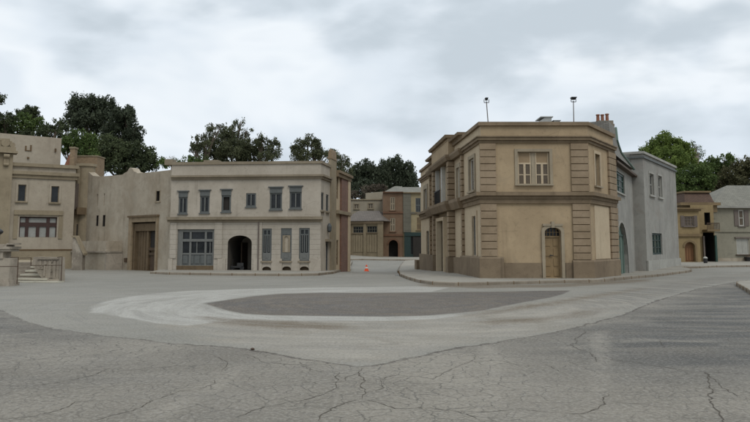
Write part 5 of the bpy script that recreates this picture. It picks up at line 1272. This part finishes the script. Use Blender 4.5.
    def crackle(scale, width, lo, hi, ms):
        v = k.n('ShaderNodeTexVoronoi', feature='DISTANCE_TO_EDGE', voronoi_dimensions='2D'); nt.links.new(wv.outputs[0], v.inputs['Vector']); v.inputs['Scale'].default_value = scale
        return k.math('MULTIPLY', k.ramp(v.outputs['Distance'], width * .3, width, 1.0, 0.0), k.ramp(k.noise(p, ms, 4, .6), lo, hi))
    near = k.ramp(k.attr('sd_over'), -7.0, -.3)                       # most broken beside the overlay
    cr = k.math('MAXIMUM', k.math('MULTIPLY', crackle(3.3, .034, .34, .5, .33), near), k.math('MAXIMUM', k.math('MULTIPLY', crackle(1.15, .012, .44, .56, .22), .95), k.math('MULTIPLY', crackle(5.2, .055, .46, .58, .4), .6)))
    c_old = k.mix(k.math('MULTIPLY', cr, .75), old, (.062, .055, .045))
    om = k.ramp(so, -.015, .015)
    c = k.mix(om, c_old, c)
    lip = k.math('MULTIPLY', k.ramp(k.math('ABSOLUTE', k.math('ADD', so, .03)), .015, .06, 1.0, 0.0), k.math('MULTIPLY', k.ramp(k.noise(p, .45, 4, .6), .3, .55, .25, 1), k.ramp(k.n('ShaderNodeSeparateXYZ').outputs[0], 0, 1)))
    sx = [n for n in nt.nodes if n.type == 'SEPXYZ'][-1]; nt.links.new(p, sx.inputs[0])
    rx = k.ramp(sx.outputs[0], -6.5, -2.5)
    lip = k.math('MULTIPLY', k.ramp(k.math('ABSOLUTE', k.math('ADD', so, .03)), .012, .055, 1.0, 0.0), k.math('MULTIPLY', k.ramp(k.noise(p, .5, 4, .6), .3, .55, .2, .95), rx))
    c = k.mix(lip, c, (.055, .043, .032))
    # aggregate speckle
    c = k.mix(k.math('MULTIPLY', k.ramp(grain, .5, .62), .42), c, (.31, .295, .262)); c = k.mix(k.math('MULTIPLY', k.ramp(grain, .5, .38), .46), c, (.085, .08, .07))
    c = k.mix(k.math('MULTIPLY', k.ramp(grit, .52, .75), .22), c, (.33, .32, .30)); c = k.mix(k.math('MULTIPLY', k.ramp(grit, .48, .25), .28), c, (.07, .068, .064))
    k.put(b.inputs['Base Color'], c)
    k.put(b.inputs['Roughness'], k.ramp(mid, .3, .7, .72, .92)); b.inputs['Specular IOR Level'].default_value = .3
    h = k.math('SUBTRACT', k.math('ADD', k.math('MULTIPLY', grit, .35), k.math('ADD', k.math('MULTIPLY', fine, .3), k.math('MULTIPLY', om, .8))), k.math('MULTIPLY', cr, .7))
    k.bump(h, .5, .015, b.inputs['Normal'])
    me.materials.append(m)
    o = bpy.data.objects.new('ground', me); COL.objects.link(o); tag(o, kind='structure')
build_ground()

# long open cracks as thin ribbons lying on the asphalt
M['crack'] = paint('crack_dirt', (.075, .062, .046), .95, .3, 8)
def build_cracks():
    rr = random.Random(11); b = MB()
    def ribbon(pts, w):
        w *= .42
        P = [V2(gp(x, y)) for x, y in pts]; Q = [P[0]]
        for a, c in zip(P, P[1:]):
            L = (c - a).length; n = max(2, int(L / .05)); d = (c - a) / n; nn = Vector((-d.y, d.x)).normalized(); off = 0
            for i in range(1, n + 1):
                off = (off * .93 + rr.gauss(0, .013)) * min(1, (n - i) / 4)
                Q.append(a + d * i + nn * off)
        prev = None
        for i, q in enumerate(Q):
            d = (Q[min(i + 1, len(Q) - 1)] - Q[max(i - 1, 0)]).normalized(); nn = Vector((-d.y, d.x))
            ww = w * rr.uniform(.35, 1.25) * min(1, .3 + min(i, len(Q) - 1 - i) * .25)
            l, r = q + nn * ww, q - nn * ww; l = (l.x, l.y, H(l.x, l.y) + .004); r = (r.x, r.y, H(r.x, r.y) + .004)
            if prev: b.face([prev[1], r, l, prev[0]])
            prev = (l, r)
    C = [([(364, 368), (358, 373), (364, 379), (360, 386), (366, 393), (362, 399)], .014), ([(362, 399), (385, 405), (396, 409), (430, 408), (455, 411), (480, 420)], .011), ([(362, 399), (345, 403), (330, 409), (318, 421)], .012),
         ([(340, 372), (336, 385), (325, 394), (300, 401), (270, 406), (235, 418)], .011), ([(366, 393), (384, 388), (380, 380), (392, 376), (402, 374)], .009), ([(358, 373), (345, 381), (320, 384), (300, 380)], .009),
         ([(586, 330), (570, 345), (590, 352), (597, 362)], .012), ([(706, 372), (710, 385), (708, 396), (714, 408), (722, 418), (726, 424)], .017), ([(706, 373), (722, 388), (738, 396), (750, 399)], .010), ([(708, 399), (750, 400)], .008),
         ([(608, 394), (604, 403), (598, 409), (580, 414), (560, 413)], .016), ([(606, 402), (640, 404), (680, 408)], .008), ([(0, 362), (22, 360), (50, 358), (80, 356)], .011), ([(0, 386), (40, 385.5), (66, 381), (90, 376), (110, 368)], .011),
         ([(0, 419), (30, 417), (60, 410), (75, 402), (100, 400)], .011), ([(155, 400), (140, 408), (115, 415), (90, 422)], .013), ([(155, 400), (180, 391), (200, 389), (215, 380)], .010), ([(470, 362), (495, 360), (520, 366), (545, 365), (560, 372)], .009),
         ([(430, 380), (450, 370), (470, 362), (472, 355)], .009), ([(595, 357), (640, 363), (690, 372), (750, 374)], .012), ([(660, 340), (664, 348)], .012), ([(727, 338), (730, 342)], .012), ([(560, 413), (520, 409), (490, 412), (455, 411)], .009),
         ([(215, 356), (228, 364), (222, 372)], .01), ([(244, 354), (262, 362), (300, 365), (322, 372)], .009), ([(300, 362), (310, 371), (322, 372), (340, 372)], .009)]
    for pts, w in C: ribbon(pts, w)
    o = b.build('road_cracks', M['crack']); tag(o, kind='structure')
build_cracks()

# pavements with kerbs
M['pavement'] = stucco('concrete_pavement', (.265, .245, .205), (.20, .18, .15), .55, .1, bump=.3)
M['kerb'] = stucco('kerb_stone', (.23, .195, .15), (.14, .115, .085), .6, .15, bump=.4)
def pavement(kerb, wall, top=.12, kw=.16, n=6):
    def resample(P, k=60):
        P = [V2(p) for p in P]; S = [0]
        for a, c in zip(P, P[1:]): S.append(S[-1] + (c - a).length)
        out = []
        for i in range(k + 1):
            s = S[-1] * i / k; j = max(q for q in range(len(S) - 1) if S[q] <= s + 1e-9); t = (s - S[j]) / max(1e-9, S[j + 1] - S[j]); out.append(P[j] + (P[j + 1] - P[j]) * min(1, t))
        return out
    # pairs are given point by point; subdivide each pair segment
    K, W = [], []
    for i in range(len(kerb) - 1):
        for s in range(8):
            t = s / 8; K.append(V2(kerb[i]).lerp(V2(kerb[i + 1]), t)); W.append(V2(wall[i]).lerp(V2(wall[i + 1]), t))
    K.append(V2(kerb[-1])); W.append(V2(wall[-1]))
    b, kb = MB(), MB(); up = lambda p, dz: (p.x, p.y, H(p.x, p.y) + dz); pr = None
    for i in range(len(K)):
        d = (W[i] - K[i]); L = max(d.length, .3); d = d / max(d.length, 1e-6)
        kin = K[i] + d * min(kw, L * .5); row = [up(kin.lerp(W[i], j / n), top) for j in range(n + 1)]
        ks = [up(K[i] - d * .03, -.12), up(K[i], top - .02), up(K[i] + d * .03, top + .006), up(kin, top + .006), up(kin, top - .1)]
        if pr:
            for j in range(n): b.face([pr[0][j], row[j], row[j + 1], pr[0][j + 1]])
            for j in range(4): kb.face([pr[1][j], ks[j], ks[j + 1], pr[1][j + 1]])
        pr = (row, ks)
    run = 0; nxt = .6
    for i in range(1, len(K)):
        seg = (K[i] - K[i - 1]).length
        while nxt <= run + seg and seg > 1e-4:
            t = (nxt - run) / seg; q = K[i - 1].lerp(K[i], t); w = W[i - 1].lerp(W[i], t); d = w - q; L = max(d.length, .3); d = d / max(d.length, 1e-6); e = Vector((-d.y, d.x)) * .018
            kin = q + d * min(kw, L * .5); pr_ = [q - d * .036, q - d * .006, q + d * .03, kin]; zz = [-.1, top - .012, top + .012, top + .012]
            for j in range(3): kb.face([up(pr_[j] - e, zz[j]), up(pr_[j] + e, zz[j]), up(pr_[j + 1] + e, zz[j + 1]), up(pr_[j + 1] - e, zz[j + 1])], 1)
            nxt += 1.25
        run += seg
    tag(b.build('pavement', M['pavement']), kind='structure'); tag(kb.build('kerb', [M['kerb'], M['joint']]), kind='structure')
fs = lambda k: FS.P(FS.L * k, -.3, 0); ins = lambda F, u: F.P(u, -.3, 0)
kx = [(150, 271.6), (168, 272.4), (230, 273.3), (290, 273.8), (318, 273.3), (334, 271.6), (344, 269.2), (350.5, 265.6), (352, 262), (351, 258.6)]
wx = [FW.P(FW.L - 1.3, -.3, 0), ins(FA, 0), ins(FA, FA.L * .4), ins(FA, FA.L * .8), ins(FA, FA.L - .1), fs(.5), fs(1), fs(2.2), fs(3.4), fs(4.4)]
pavement([gp(x, y, .12) for x, y in kx], wx)
kx = [(413, 259.8), (405, 262.6), (399.5, 266.5), (397.5, 270), (400, 274.0), (408, 277.0), (419, 280.0), (432, 281.6), (455, 282.6), (484, 282.2), (520, 281.3), (560, 280.4), (598, 279.6), (624, 277.2), (650, 275), (672, 272.6), (688, 270.6), (692, 269.6), (690, 268.4)]
wx = [Vector((C3.x - 3, 75)), ins(FL, -3), ins(FL, -1), ins(FL, 1), ins(FL, 4), ins(FL, 7.5), ins(FL, 11), ins(FL, 14), ins(FL, 17.5), FF.P(-.0, -.3, 0), ins(FF, FF.L * .33), ins(FF, FF.L * .7), ins(FF, FF.L), ins(FR, FR.L), V2(G0) + Vector((.1, .4)), V2(G1.lerp(G2, .4)) + Vector((-.3, .3)), V2(G1.lerp(G2, .95)) + Vector((-.3, .3)), V2(G2) + Vector((-.3, .3)), V2(G2) + Vector((-.3, 1.2))]
pavement([gp(x, y, .12) for x, y in kx], wx)
kx = [(640, 267.0), (676, 266.8), (700, 266.4), (716, 265.6), (735, 265.4), (760, 265.2), (800, 265)]
wx = [at(640, 262, 63.2), at(676, 262, 63.2), at(701, 262, 64), at(716, 262, 66), at(735, 262, 66.5), at(760, 262, 67), at(800, 262, 67)]
pavement([gp(x, y, .12) for x, y in kx], wx)
kx = [(383, 259.2), (403, 259.4), (425, 259.4)]; wx = [at(383, 256, 88.5), at(403, 256, 88.5), at(425, 256, 88.5)]
pavement([gp(x, y, .12) for x, y in kx], wx)
kx = [(346, 255.8), (360, 256.8), (383, 259.2)]; wx = [at(345, 256, 88.2), at(360, 256, 88), at(383, 256, 86.6)]
pavement([gp(x, y, .12) for x, y in kx], wx)
# kerbed corner at the right edge of the picture
kx = [(775, 300.5), (750, 290.6), (743, 286.4), (736.5, 283.0), (736.2, 281.9), (739, 281.2), (760, 279.6), (800, 277)]
cc = gp(790, 284.5); wx = [cc, cc, cc.lerp(gp(760, 284), .6), gp(756, 283.5), gp(756, 283), gp(758, 282.6), gp(775, 282), gp(800, 281)]
pavement([gp(x, y, .12) for x, y in kx], wx)

# traffic cone
c = gp(366.5, 271.2); t = thing('traffic_cone', tuple(c), 'small orange traffic cone standing in the street between the buildings', 'cone')
g = MB(); g.lathe(c, [(.155, .03), (.15, .05), (.10, .24), (.095, .25), (.045, .46), (.03, .47)], 20); k_ = g.build('cone_body', M['orange'], t)
g = MB(); g.lathe(c, [(.112, .21), (.085, .31)], 20); g.build('reflective_band', M['white_band'], t)
g = MB(); g.wbox(c.x - .19, c.x + .19, c.y - .19, c.y + .19, c.z + .003, c.z + .032); g.build('base', M['orange'], t)

# rubble beside the timber doorway and in the archway
def rubble(name, label, spots, r, seed, mat='rubble', cat='rubble', group=None):
    rr = random.Random(seed)
    for k, (x, y) in enumerate(spots):
        p = gp(x, y, .0); s = r * rr.uniform(.6, 1.2); vs = []
        g = MB(); rings = []
        for j in range(5):
            a = math.pi * j / 4; rings.append([(p.x + s * math.sin(a) * math.cos(w) * rr.uniform(.75, 1.1) * 1.2, p.y + s * math.sin(a) * math.sin(w) * rr.uniform(.7, 1.1), p.z + s * .55 + s * .62 * math.cos(a) * rr.uniform(.8, 1)) for w in [2 * math.pi * q / 7 for q in range(7)]])
        for j in range(4):
            for q in range(7): w = (q + 1) % 7; g.face([rings[j + 1][q], rings[j + 1][w], rings[j][w], rings[j][q]])
        o = g.build(name, M[mat]); own_origin(o, p); tag(o, label[k] if isinstance(label, list) else label, cat, group)
rubble('rubble_stone', 'broken stone in the pale rubble heap at the timber doorway', [(147, 270.2), (150, 270.3), (153, 270.2), (156, 270.4), (151.5, 269.6), (154.5, 269.4), (149, 269.5)], .24, 5, group='stones heaped at the timber doorway')
rubble('rubble_stone', ['dark lump of rubble to the right of the timber doorway by the wall', 'darker flat lump of rubble next to the blue-grey shopfront'], [(161.5, 269.6), (165.2, 269.9)], .2, 8, 'wood_dark')
rubble('debris_lump', ['dark clump of debris lying on the seam of the broken asphalt in the foreground'], [(252.5, 350)], .045, 21, 'wood_dark', 'debris')
def drain(px, py, w, label):
    p = gp(px, py, .0); t = thing('gutter_drain', tuple(p), label, 'drain'); g = MB(); g.wbox(p.x - w, p.x + w, p.y - .25, p.y + .25, p.z - .05, p.z + .012); g.build('frame', M['black'], t)
    g = MB()
    for k in range(7): x = p.x - w + .06 + (2 * w - .12) * k / 6; g.wbox(x - .02, x + .02, p.y - .22, p.y + .22, p.z + .013, p.z + .03)
    g.build('grate', M['galv'], t)
drain(402, 275.4, .35, 'iron gutter drain beside the kerb where the street meets the square')
p = FA.P(FA.u(234, 268), -.6, .1); t = thing('motor_scooter', tuple(p), 'small dark scooter-like machine parked just inside the arched passage', 'scooter')
for dx in (-.28, .3):
    g = MB(); g.tube(p + Vector((dx, -.03, .13)), p + Vector((dx, .03, .13)), .13, n=14); g.build('wheel', M['black'], t)
g = MB(); g.wbox(p.x - .35, p.x + .3, p.y - .08, p.y + .08, p.z + .14, p.z + .24); g.wbox(p.x + .02, p.x + .4, p.y - .09, p.y + .09, p.z + .24, p.z + .42); g.build('body', M['black'], t)
g = MB(); g.tube(p + Vector((-.32, 0, .2)), p + Vector((-.22, 0, .62)), .025, n=6); g.tube(p + Vector((-.22, -.16, .62)), p + Vector((-.22, .16, .62)), .02, n=6); g.build('handlebar', M['black'], t)

# ================================================================== HILLS AND TREES
def hill(x, y):
    y0 = 60 if x < -12 else (60 + (x + 12) * 3.6 if x < -2 else (96 if x < 10 else max(72, 96 - (x - 10) * 1.6)))
    s = min(1, max(0, (y - y0) / 45)); return -.6 + (9.5 if x < 15 else 8) * s * s * (3 - 2 * s)
def build_hill():
    m, nt, b = new_mat('hillside_scrub'); k = N(nt); p = k.pos()
    n1 = k.noise(p, .25, 6, .7); n2 = k.noise(p, 1.6, 5, .7)
    c = k.mix(k.ramp(n1, .38, .62), (.075, .07, .035), (.12, .09, .055)); c = k.mix(k.ramp(n2, .48, .7), c, (.045, .055, .022))
    k.put(b.inputs['Base Color'], c); b.inputs['Roughness'].default_value = .95; k.bump(n2, 1, .3, b.inputs['Normal'])
    g = MB(); xs = [-130 + 3 * i for i in range(88)]; ys = [58 + 3.2 * i for i in range(36)]; rr = random.Random(2)
    hz = {(i, j): hill(x, y) + (rr.uniform(-.25, .25) if hill(x, y) > 0 else 0) for i, x in enumerate(xs) for j, y in enumerate(ys)}
    for i in range(len(xs) - 1):
        for j in range(len(ys) - 1):
            if max(hz[(i, j)], hz[(i + 1, j)], hz[(i + 1, j + 1)], hz[(i, j + 1)]) < -.3: continue
            g.face([(xs[i], ys[j], hz[(i, j)]), (xs[i + 1], ys[j], hz[(i + 1, j)]), (xs[i + 1], ys[j + 1], hz[(i + 1, j + 1)]), (xs[i], ys[j + 1], hz[(i, j + 1)])])
    tag(g.build('hillside', m), kind='structure')
build_hill()

LEAF = {'dark': leafy('dark_green_foliage', (.026, .036, .018), (.095, .115, .052)), 'pine': leafy('pine_needles', (.028, .037, .022), (.088, .105, .064)),
        'euc': leafy('eucalyptus_leaves', (.042, .050, .026), (.135, .145, .075)), 'bright': leafy('fresh_green_leaves', (.058, .088, .02), (.19, .25, .06), .3),
        'mid': leafy('mid_green_leaves', (0.034, 0.057, 0.017), (0.116, 0.163, 0.046)), 'scrub': leafy('brown_scrub', (.05, .04, .028), (.14, .115, .085), .1), 'russet': leafy('russet_leaves', (.038, .040, .018), (.12, .112, .052), .2)}
def tree(label, cat, lobes, D, leaf, dens=1.0, size=.3, gap=.35, trunk=True, seed=1, name='tree', droop=0.0, base=None, up=0.0, bark='bark', group=None):
    """lobes: (bearing x, y, half width, half height) of crown masses, each given its own depth"""
    rr = random.Random(seed); cs = []
    for (x, y, rx, ry) in lobes:
        d = D + rr.uniform(-1.2, 1.2); c = at(x, y, d); cs.append((c, rx / FPX * d, ry / FPX * d))
    bx = sum(c.x for c, _, _ in cs) / len(cs); lowest = min(cs, key=lambda q: q[0].z)
    bz = hill(bx, D) if base is None else base; bz = min(bz, lowest[0].z - lowest[2] * .4)
    root = Vector((bx, D, max(bz, -.5)))
    t = thing(name, tuple(root), label, cat, group)
    g = MB(); sh = []
    for c, a, h in cs:
        depth = (a + h) * .5 * .9
        # sub-clumps over each mass
        nc = max(12, int(34 * dens * (a * h) ** .85))
        size_ = size; cl = max(.4, min(1.15, .27 * min(a, h) + .22))
        for _ in range(nc):
            th = rr.uniform(0, 2 * math.pi); zz = rr.uniform(-.9, 1); q = math.sqrt(max(0, 1 - zz * zz)); r = rr.uniform(.15, 1.22) ** .5
            cc = c + Vector((a * q * math.cos(th) * r, depth * q * math.sin(th) * r, h * zz * r)) * 1.0
            if rr.random() < gap * .4 and r > .8: continue
            R_ = cl * rr.uniform(.55, 1.15); tone = rr.uniform(-.38, .38)
            nl = int(76 * dens * (R_ / size / 2.6) ** 1.8) + 8
            for _ in range(nl):
                v = Vector((rr.gauss(0, 1), rr.gauss(0, 1), rr.gauss(0, 1) * (1 + up))); v *= R_ * .52 / max(.6, v.length) * rr.uniform(.5, 1.25) * (v.length ** .5)
                p = cc + v; s = size * rr.uniform(.35, .95)
                n = Vector((rr.uniform(-1, 1), rr.uniform(-1, 1), rr.uniform(-.4, 1))).normalized(); x = n.orthogonal().normalized(); y = n.cross(x); w = rr.uniform(0, 6.28); X = x * math.cos(w) + y * math.sin(w); Y = n.cross(X)
                if up: Y = (Y * .4 + Vector((0, 0, 1)) * up).normalized()
                if droop: Y = (Y * .5 - Vector((0, 0, 1)) * droop).normalized()
                g.face([p - X * s * .38, p + Y * s * .55 - X * s * .08, p + X * s * .38 + n * s * .12, p - Y * s * .55 + X * s * .05]); sh.append(min(1, max(0, .5 + tone + rr.uniform(-.22, .22))))
    g.build('crown', LEAF[leaf], t, attr=sh)
    if trunk:
        g = MB(); r0 = .10 + .018 * (lowest[0].z - root.z)
        fork = root + Vector((rr.uniform(-.3, .3), 0, max(.8, (lowest[0].z - root.z) * .75)))
        g.tube(root - Vector((0, 0, .4)), fork, r0 * 1.3, r0 * .85, 10)
        for c, a, h in cs:
            mid = fork.lerp(c, .5) + Vector((rr.uniform(-.3, .3), rr.uniform(-.3, .3), .15)); g.tube(fork, mid, r0 * .7, r0 * .45, 7); g.tube(mid, c + Vector((0, 0, h * .35)), r0 * .45, r0 * .14, 6)
            for _ in range(4): e = c + Vector((rr.uniform(-a, a) * .75, rr.uniform(-a, a) * .5, rr.uniform(-.2, .8) * h)); g.tube(mid, e, r0 * .28, .02, 5)
        g.build('trunk', M[bark], t)
    return t
def bare_tree(label, x, ytop, ybot, hw, D, seed, levels=5, bark='bark_pale', name='bare_tree', start=None, fuzz=None):
    rr = random.Random(seed); b0 = at(x, ybot, D); top = at(x, ytop, D); root = Vector((b0.x, D, min(b0.z, hill(b0.x, D)))); t = thing(name, tuple(root), label, 'tree')
    g = MB(); Lh = top.z - b0.z; W = hw / FPX * D; tw = MB()
    def grow(p, d, L, r, lv):
        n = 2; q = p
        for _ in range(n):
            d = (d + Vector((rr.gauss(0, .16), rr.gauss(0, .16), rr.gauss(.05, .1)))).normalized(); e = q + d * L / n; (g if lv > 2 else tw).tube(q, e, r, r * .8, 6 if lv > 2 else 4, caps=False); q = e; r *= .8
        if lv == 0: return
        for _ in range(rr.choice((2, 3, 3))):
            nd = (d + Vector((rr.gauss(0, .62) * W / Lh * 1.5, rr.gauss(0, .5), rr.uniform(-.15, .5)))).normalized(); grow(q, nd, L * rr.uniform(.6, .82), r * .68, lv - 1)
    grow(root, Vector((0, 0, 1)), (b0.z - root.z) + Lh * .25, .09 + .012 * Lh, 0) if False else None
    g.tube(root - Vector((0, 0, .3)), b0, .16 + .01 * Lh, .12, 8)
    for _ in range(3): grow(b0, (Vector((rr.uniform(-.5, .5) * W / Lh * 2, rr.uniform(-.3, .3), 1))).normalized(), Lh * .30, .095, levels)
    g.build('trunk', M[bark], t); tw.build('twigs', M[bark], t)
    return t

# hill behind the left buildings
tree('dark rounded tree at the far left skyline with a thin trunk', 'tree', [(30, 112, 10, 7), (22, 116, 7, 6), (36, 120, 5, 6)], 92, 'dark', 1.2, .32, .2, seed=3)
tree('leafy mid-green bush below the far left skyline tree', 'tree', [(16, 128, 14, 9), (36, 126, 12, 8), (24, 119, 8, 6), (2, 132, 10, 8)], 84, 'mid', 1.1, .3, .25, seed=4)
tree('dark tree cut by the left edge of the frame', 'tree', [(-4, 100, 8, 8), (-12, 108, 9, 10), (-3, 118, 7, 6)], 88, 'dark', 1.2, .3, .2, seed=5)
tree('leafy dark shrubs above the tall plain block at the left edge', 'shrub', [(-6, 124, 10, 8), (8, 120, 9, 7), (4, 130, 12, 6)], 82, 'dark', 1.1, .28, .25, seed=31)
tree('low dark bush above the plain rear block', 'shrub', [(48, 132, 13, 7), (60, 126, 8, 7), (66, 134, 8, 8), (30, 134, 10, 5)], 80, 'dark', 1.2, .28, .25, seed=6)
tree('tallest dark pine of the big left cluster', 'tree', [(78, 106, 11, 11), (92, 104, 12, 9), (106, 107, 10, 10), (86, 120, 17, 12), (108, 122, 15, 13), (72, 118, 7, 10)], 92, 'pine', 1.25, .36, .25, seed=7, name='pine_tree', up=.35)
tree('dark pine on the right shoulder of the big left cluster', 'tree', [(124, 120, 12, 12), (118, 136, 18, 14), (134, 134, 10, 10), (128, 114, 7, 7)], 88, 'pine', 1.25, .34, .25, seed=8, name='pine_tree', up=.35)
tree('lowest dark spreading pine reaching down behind the weathered wall', 'tree', [(112, 152, 22, 15), (136, 156, 18, 13), (150, 163, 9, 9), (98, 160, 12, 12), (130, 168, 22, 8)], 80, 'dark', 1.25, .3, .2, seed=9, name='pine_tree')
tree('olive-green shrubs filling the gap behind the slender chimney', 'shrub', [(76, 142, 12, 11), (88, 146, 10, 12), (66, 148, 10, 9), (84, 158, 14, 8)], 70, 'mid', 1.1, .26, .25, seed=10)
bare_tree('leafless greyish bush left of the eucalyptus crowns', 172, 153, 168, 11, 72, 12, 4)
tree('low green hedge clump behind the cream parapet', 'shrub', [(186, 162, 12, 5), (200, 161, 9, 6), (162, 163, 8, 5), (174, 164, 8, 4)], 70, 'mid', 1.0, .2, .4, seed=13, trunk=False)
tree('left rounded eucalyptus crown above the cream building', 'tree', [(197, 142, 7, 7), (206, 139, 6, 5), (216, 130, 10, 7), (194, 150, 5, 5), (205, 148, 9, 7)], 78, 'euc', 1.1, .24, .5, seed=14, name='eucalyptus_tree', droop=.5)
tree('dense dark eucalyptus in the middle of the group', 'tree', [(222, 145, 13, 12), (234, 152, 17, 12), (216, 158, 12, 8), (250, 156, 13, 9), (228, 136, 9, 8), (246, 146, 8, 8)], 80, 'euc', 1.2, .26, .3, seed=15, name='eucalyptus_tree', droop=.3)
tree('airy thin topped eucalyptus with sky showing through', 'tree', [(240, 124, 6, 6), (232, 130, 7, 6), (246, 132, 7, 6), (238, 138, 10, 7)], 82, 'euc', .8, .22, .7, seed=16, name='eucalyptus_tree', droop=.5)
tree('right eucalyptus crown of the group above the cream roof', 'tree', [(262, 142, 9, 7), (273, 146, 7, 8), (256, 150, 9, 9), (268, 156, 12, 9)], 78, 'euc', 1.2, .24, .45, seed=17, name='eucalyptus_tree', droop=.5)
tree('separate eucalyptus left of the corner pier finial', 'tree', [(308, 142, 9, 7), (297, 150, 8, 8), (317, 149, 9, 9), (305, 156, 13, 8), (322, 157, 9, 8)], 76, 'euc', 1.2, .23, .45, seed=18, name='eucalyptus_tree', droop=.5)
tree('drooping eucalyptus behind the brick pilaster', 'tree', [(334, 154, 8, 6), (342, 162, 7, 8), (348, 172, 6, 9), (338, 168, 7, 10)], 82, 'euc', 1.0, .24, .4, seed=19, name='eucalyptus_tree', droop=.6)
tree('left dark pine above the street end', 'tree', [(357, 176, 7, 12), (366, 174, 8, 13), (352, 182, 6, 11), (374, 178, 7, 13), (362, 190, 14, 9), (378, 186, 8, 9)], 118, 'pine', 1.3, .42, .15, seed=20, name='pine_tree', up=.7)
tree('right broad dark pine above the red house', 'tree', [(386, 173, 9, 14), (398, 171, 9, 14), (408, 176, 8, 14), (392, 184, 14, 9), (412, 184, 6, 9)], 120, 'pine', 1.3, .42, .15, seed=21, name='pine_tree', up=.7)
tree('brownish scrub on the slope behind the cream back house', 'shrub', [(358, 194, 9, 5), (370, 191, 9, 6), (380, 188, 8, 5), (350, 198, 6, 5)], 108, 'scrub', .9, .3, .4, seed=22, trunk=False)
# right side
tree('bright fresh-green round tree behind the blue-grey block', 'tree', [(666, 145, 15, 11), (652, 154, 12, 12), (680, 152, 12, 13), (668, 162, 20, 14), (688, 162, 8, 12)], 84, 'bright', 1.25, .3, .2, seed=23)
tree('dark lower half tree beneath the bright green crown', 'tree', [(682, 184, 14, 13), (700, 178, 14, 14), (676, 198, 10, 9), (694, 194, 14, 10)], 80, 'mid', 1.2, .28, .2, seed=24)
tree('thin pale poplar-like tree right of the bright green crown', 'tree', [(695, 148, 5, 5), (699, 155, 5, 6), (692, 158, 6, 6), (697, 165, 7, 6)], 88, 'mid', .7, .22, .6, seed=25, bark='bark_pale')
tree('dark green tree behind the tiled mansard', 'tree', [(716, 170, 13, 12), (728, 162, 8, 9), (706, 168, 8, 8), (722, 184, 16, 12)], 90, 'mid', 1.2, .3, .25, seed=26)
tree('russet-brown bushy tree behind the pale hipped roof', 'tree', [(736, 176, 14, 12), (748, 170, 12, 12), (724, 188, 12, 9), (762, 172, 14, 14), (744, 186, 14, 10)], 84, 'russet', 1.1, .28, .3, seed=27)
bare_tree('leafless pale-branched tree at the right edge', 742, 150, 178, 15, 92, 28, 5)

# ================================================================== SKY, SUN, CAMERA
SUN_EL, SUN_AZ = R(52), R(150)
def build_world():
    w = bpy.data.worlds.new('World'); SC.world = w; w.use_nodes = True; nt = w.node_tree; nt.nodes.clear(); k = N(nt)
    out = nt.nodes.new('ShaderNodeOutputWorld'); bg = nt.nodes.new('ShaderNodeBackground'); nt.links.new(bg.outputs[0], out.inputs[0]); bg.inputs[1].default_value = .1
    sky = k.n('ShaderNodeTexSky', sky_type='NISHITA'); sky.sun_disc = False; sky.sun_elevation = SUN_EL; sky.sun_rotation = SUN_AZ
    d = k.n('ShaderNodeTexCoord').outputs['Generated']; s = k.n('ShaderNodeSeparateXYZ'); nt.links.new(d, s.inputs[0])
    dirn = k.scaled(d, (1, 1, 1.9))
    n1 = k.noise(dirn, 4.2, 3.5, .48, .25); n2 = k.noise(k.scaled(d, (1, 1, 2.4), (3, 1, 7)), 9.0, 4, .5, .2)
    cl = k.math('ADD', k.math('MULTIPLY', n1, .72), k.math('MULTIPLY', n2, .28))
    right = k.ramp(s.outputs[0], .02, .40); high = k.ramp(s.outputs[2], .08, .26); top = k.ramp(s.outputs[2], .20, .33)
    w_ = k.math('ADD', k.math('MULTIPLY', k.math('MULTIPLY', right, high), .085), k.math('MULTIPLY', top, .035))
    dens = k.ramp(k.math('ADD', cl, w_), .50, .66)
    white = k.mix(k.ramp(n1, .56, .40), (7.5, 8.25, 9.0), (8.8, 9.35, 9.85))
    c = k.mix(k.math('MULTIPLY', dens, .9, True), white, (5.5, 6.25, 6.9))
    c = k.mix(k.ramp(s.outputs[2], .20, .0, 0, .6), c, (7.1, 7.95, 9.0))     # paler air towards the horizon
    thin = k.math('MULTIPLY', k.ramp(n1, .42, .30), .2)
    c = k.mix(thin, c, sky.outputs[0])
    # overcast skies brighten towards the zenith
    up = k.ramp(s.outputs[2], .42, 1.0, 1.0, 1.55); sc_ = k.n('ShaderNodeVectorMath', operation='SCALE'); nt.links.new(c, sc_.inputs[0]); nt.links.new(up, sc_.inputs['Scale'])
    nt.links.new(sc_.outputs[0], bg.inputs[0])
    w.cycles.sampling_method = 'AUTOMATIC'
build_world()
L = bpy.data.lights.new('sun', 'SUN'); L.energy = 1.15; L.angle = R(22); L.color = (1, .96, .9)
so = bpy.data.objects.new('sun', L); COL.objects.link(so)
dirv = Vector((math.sin(SUN_AZ) * math.cos(SUN_EL), math.cos(SUN_AZ) * math.cos(SUN_EL), math.sin(SUN_EL)))
so.rotation_euler = dirv.to_track_quat('Z', 'Y').to_euler()

cd = bpy.data.cameras.new('camera'); cam = bpy.data.objects.new('camera', cd); COL.objects.link(cam); SC.camera = cam
cam.location = (0, 0, EYE); cam.rotation_euler = (math.pi / 2 + PITCH, 0, 0)
cd.sensor_width = 36; cd.lens = 36 * FPX / 750; cd.shift_y = -(211 - CY) / 750; cd.clip_end = 3000; cd.clip_start = .1
SC.view_settings.view_transform = 'Standard'; SC.view_settings.look = 'None'; SC.view_settings.exposure = 0; SC.view_settings.gamma = 1; SC.view_settings.use_curve_mapping = False
SC.render.engine = 'CYCLES'
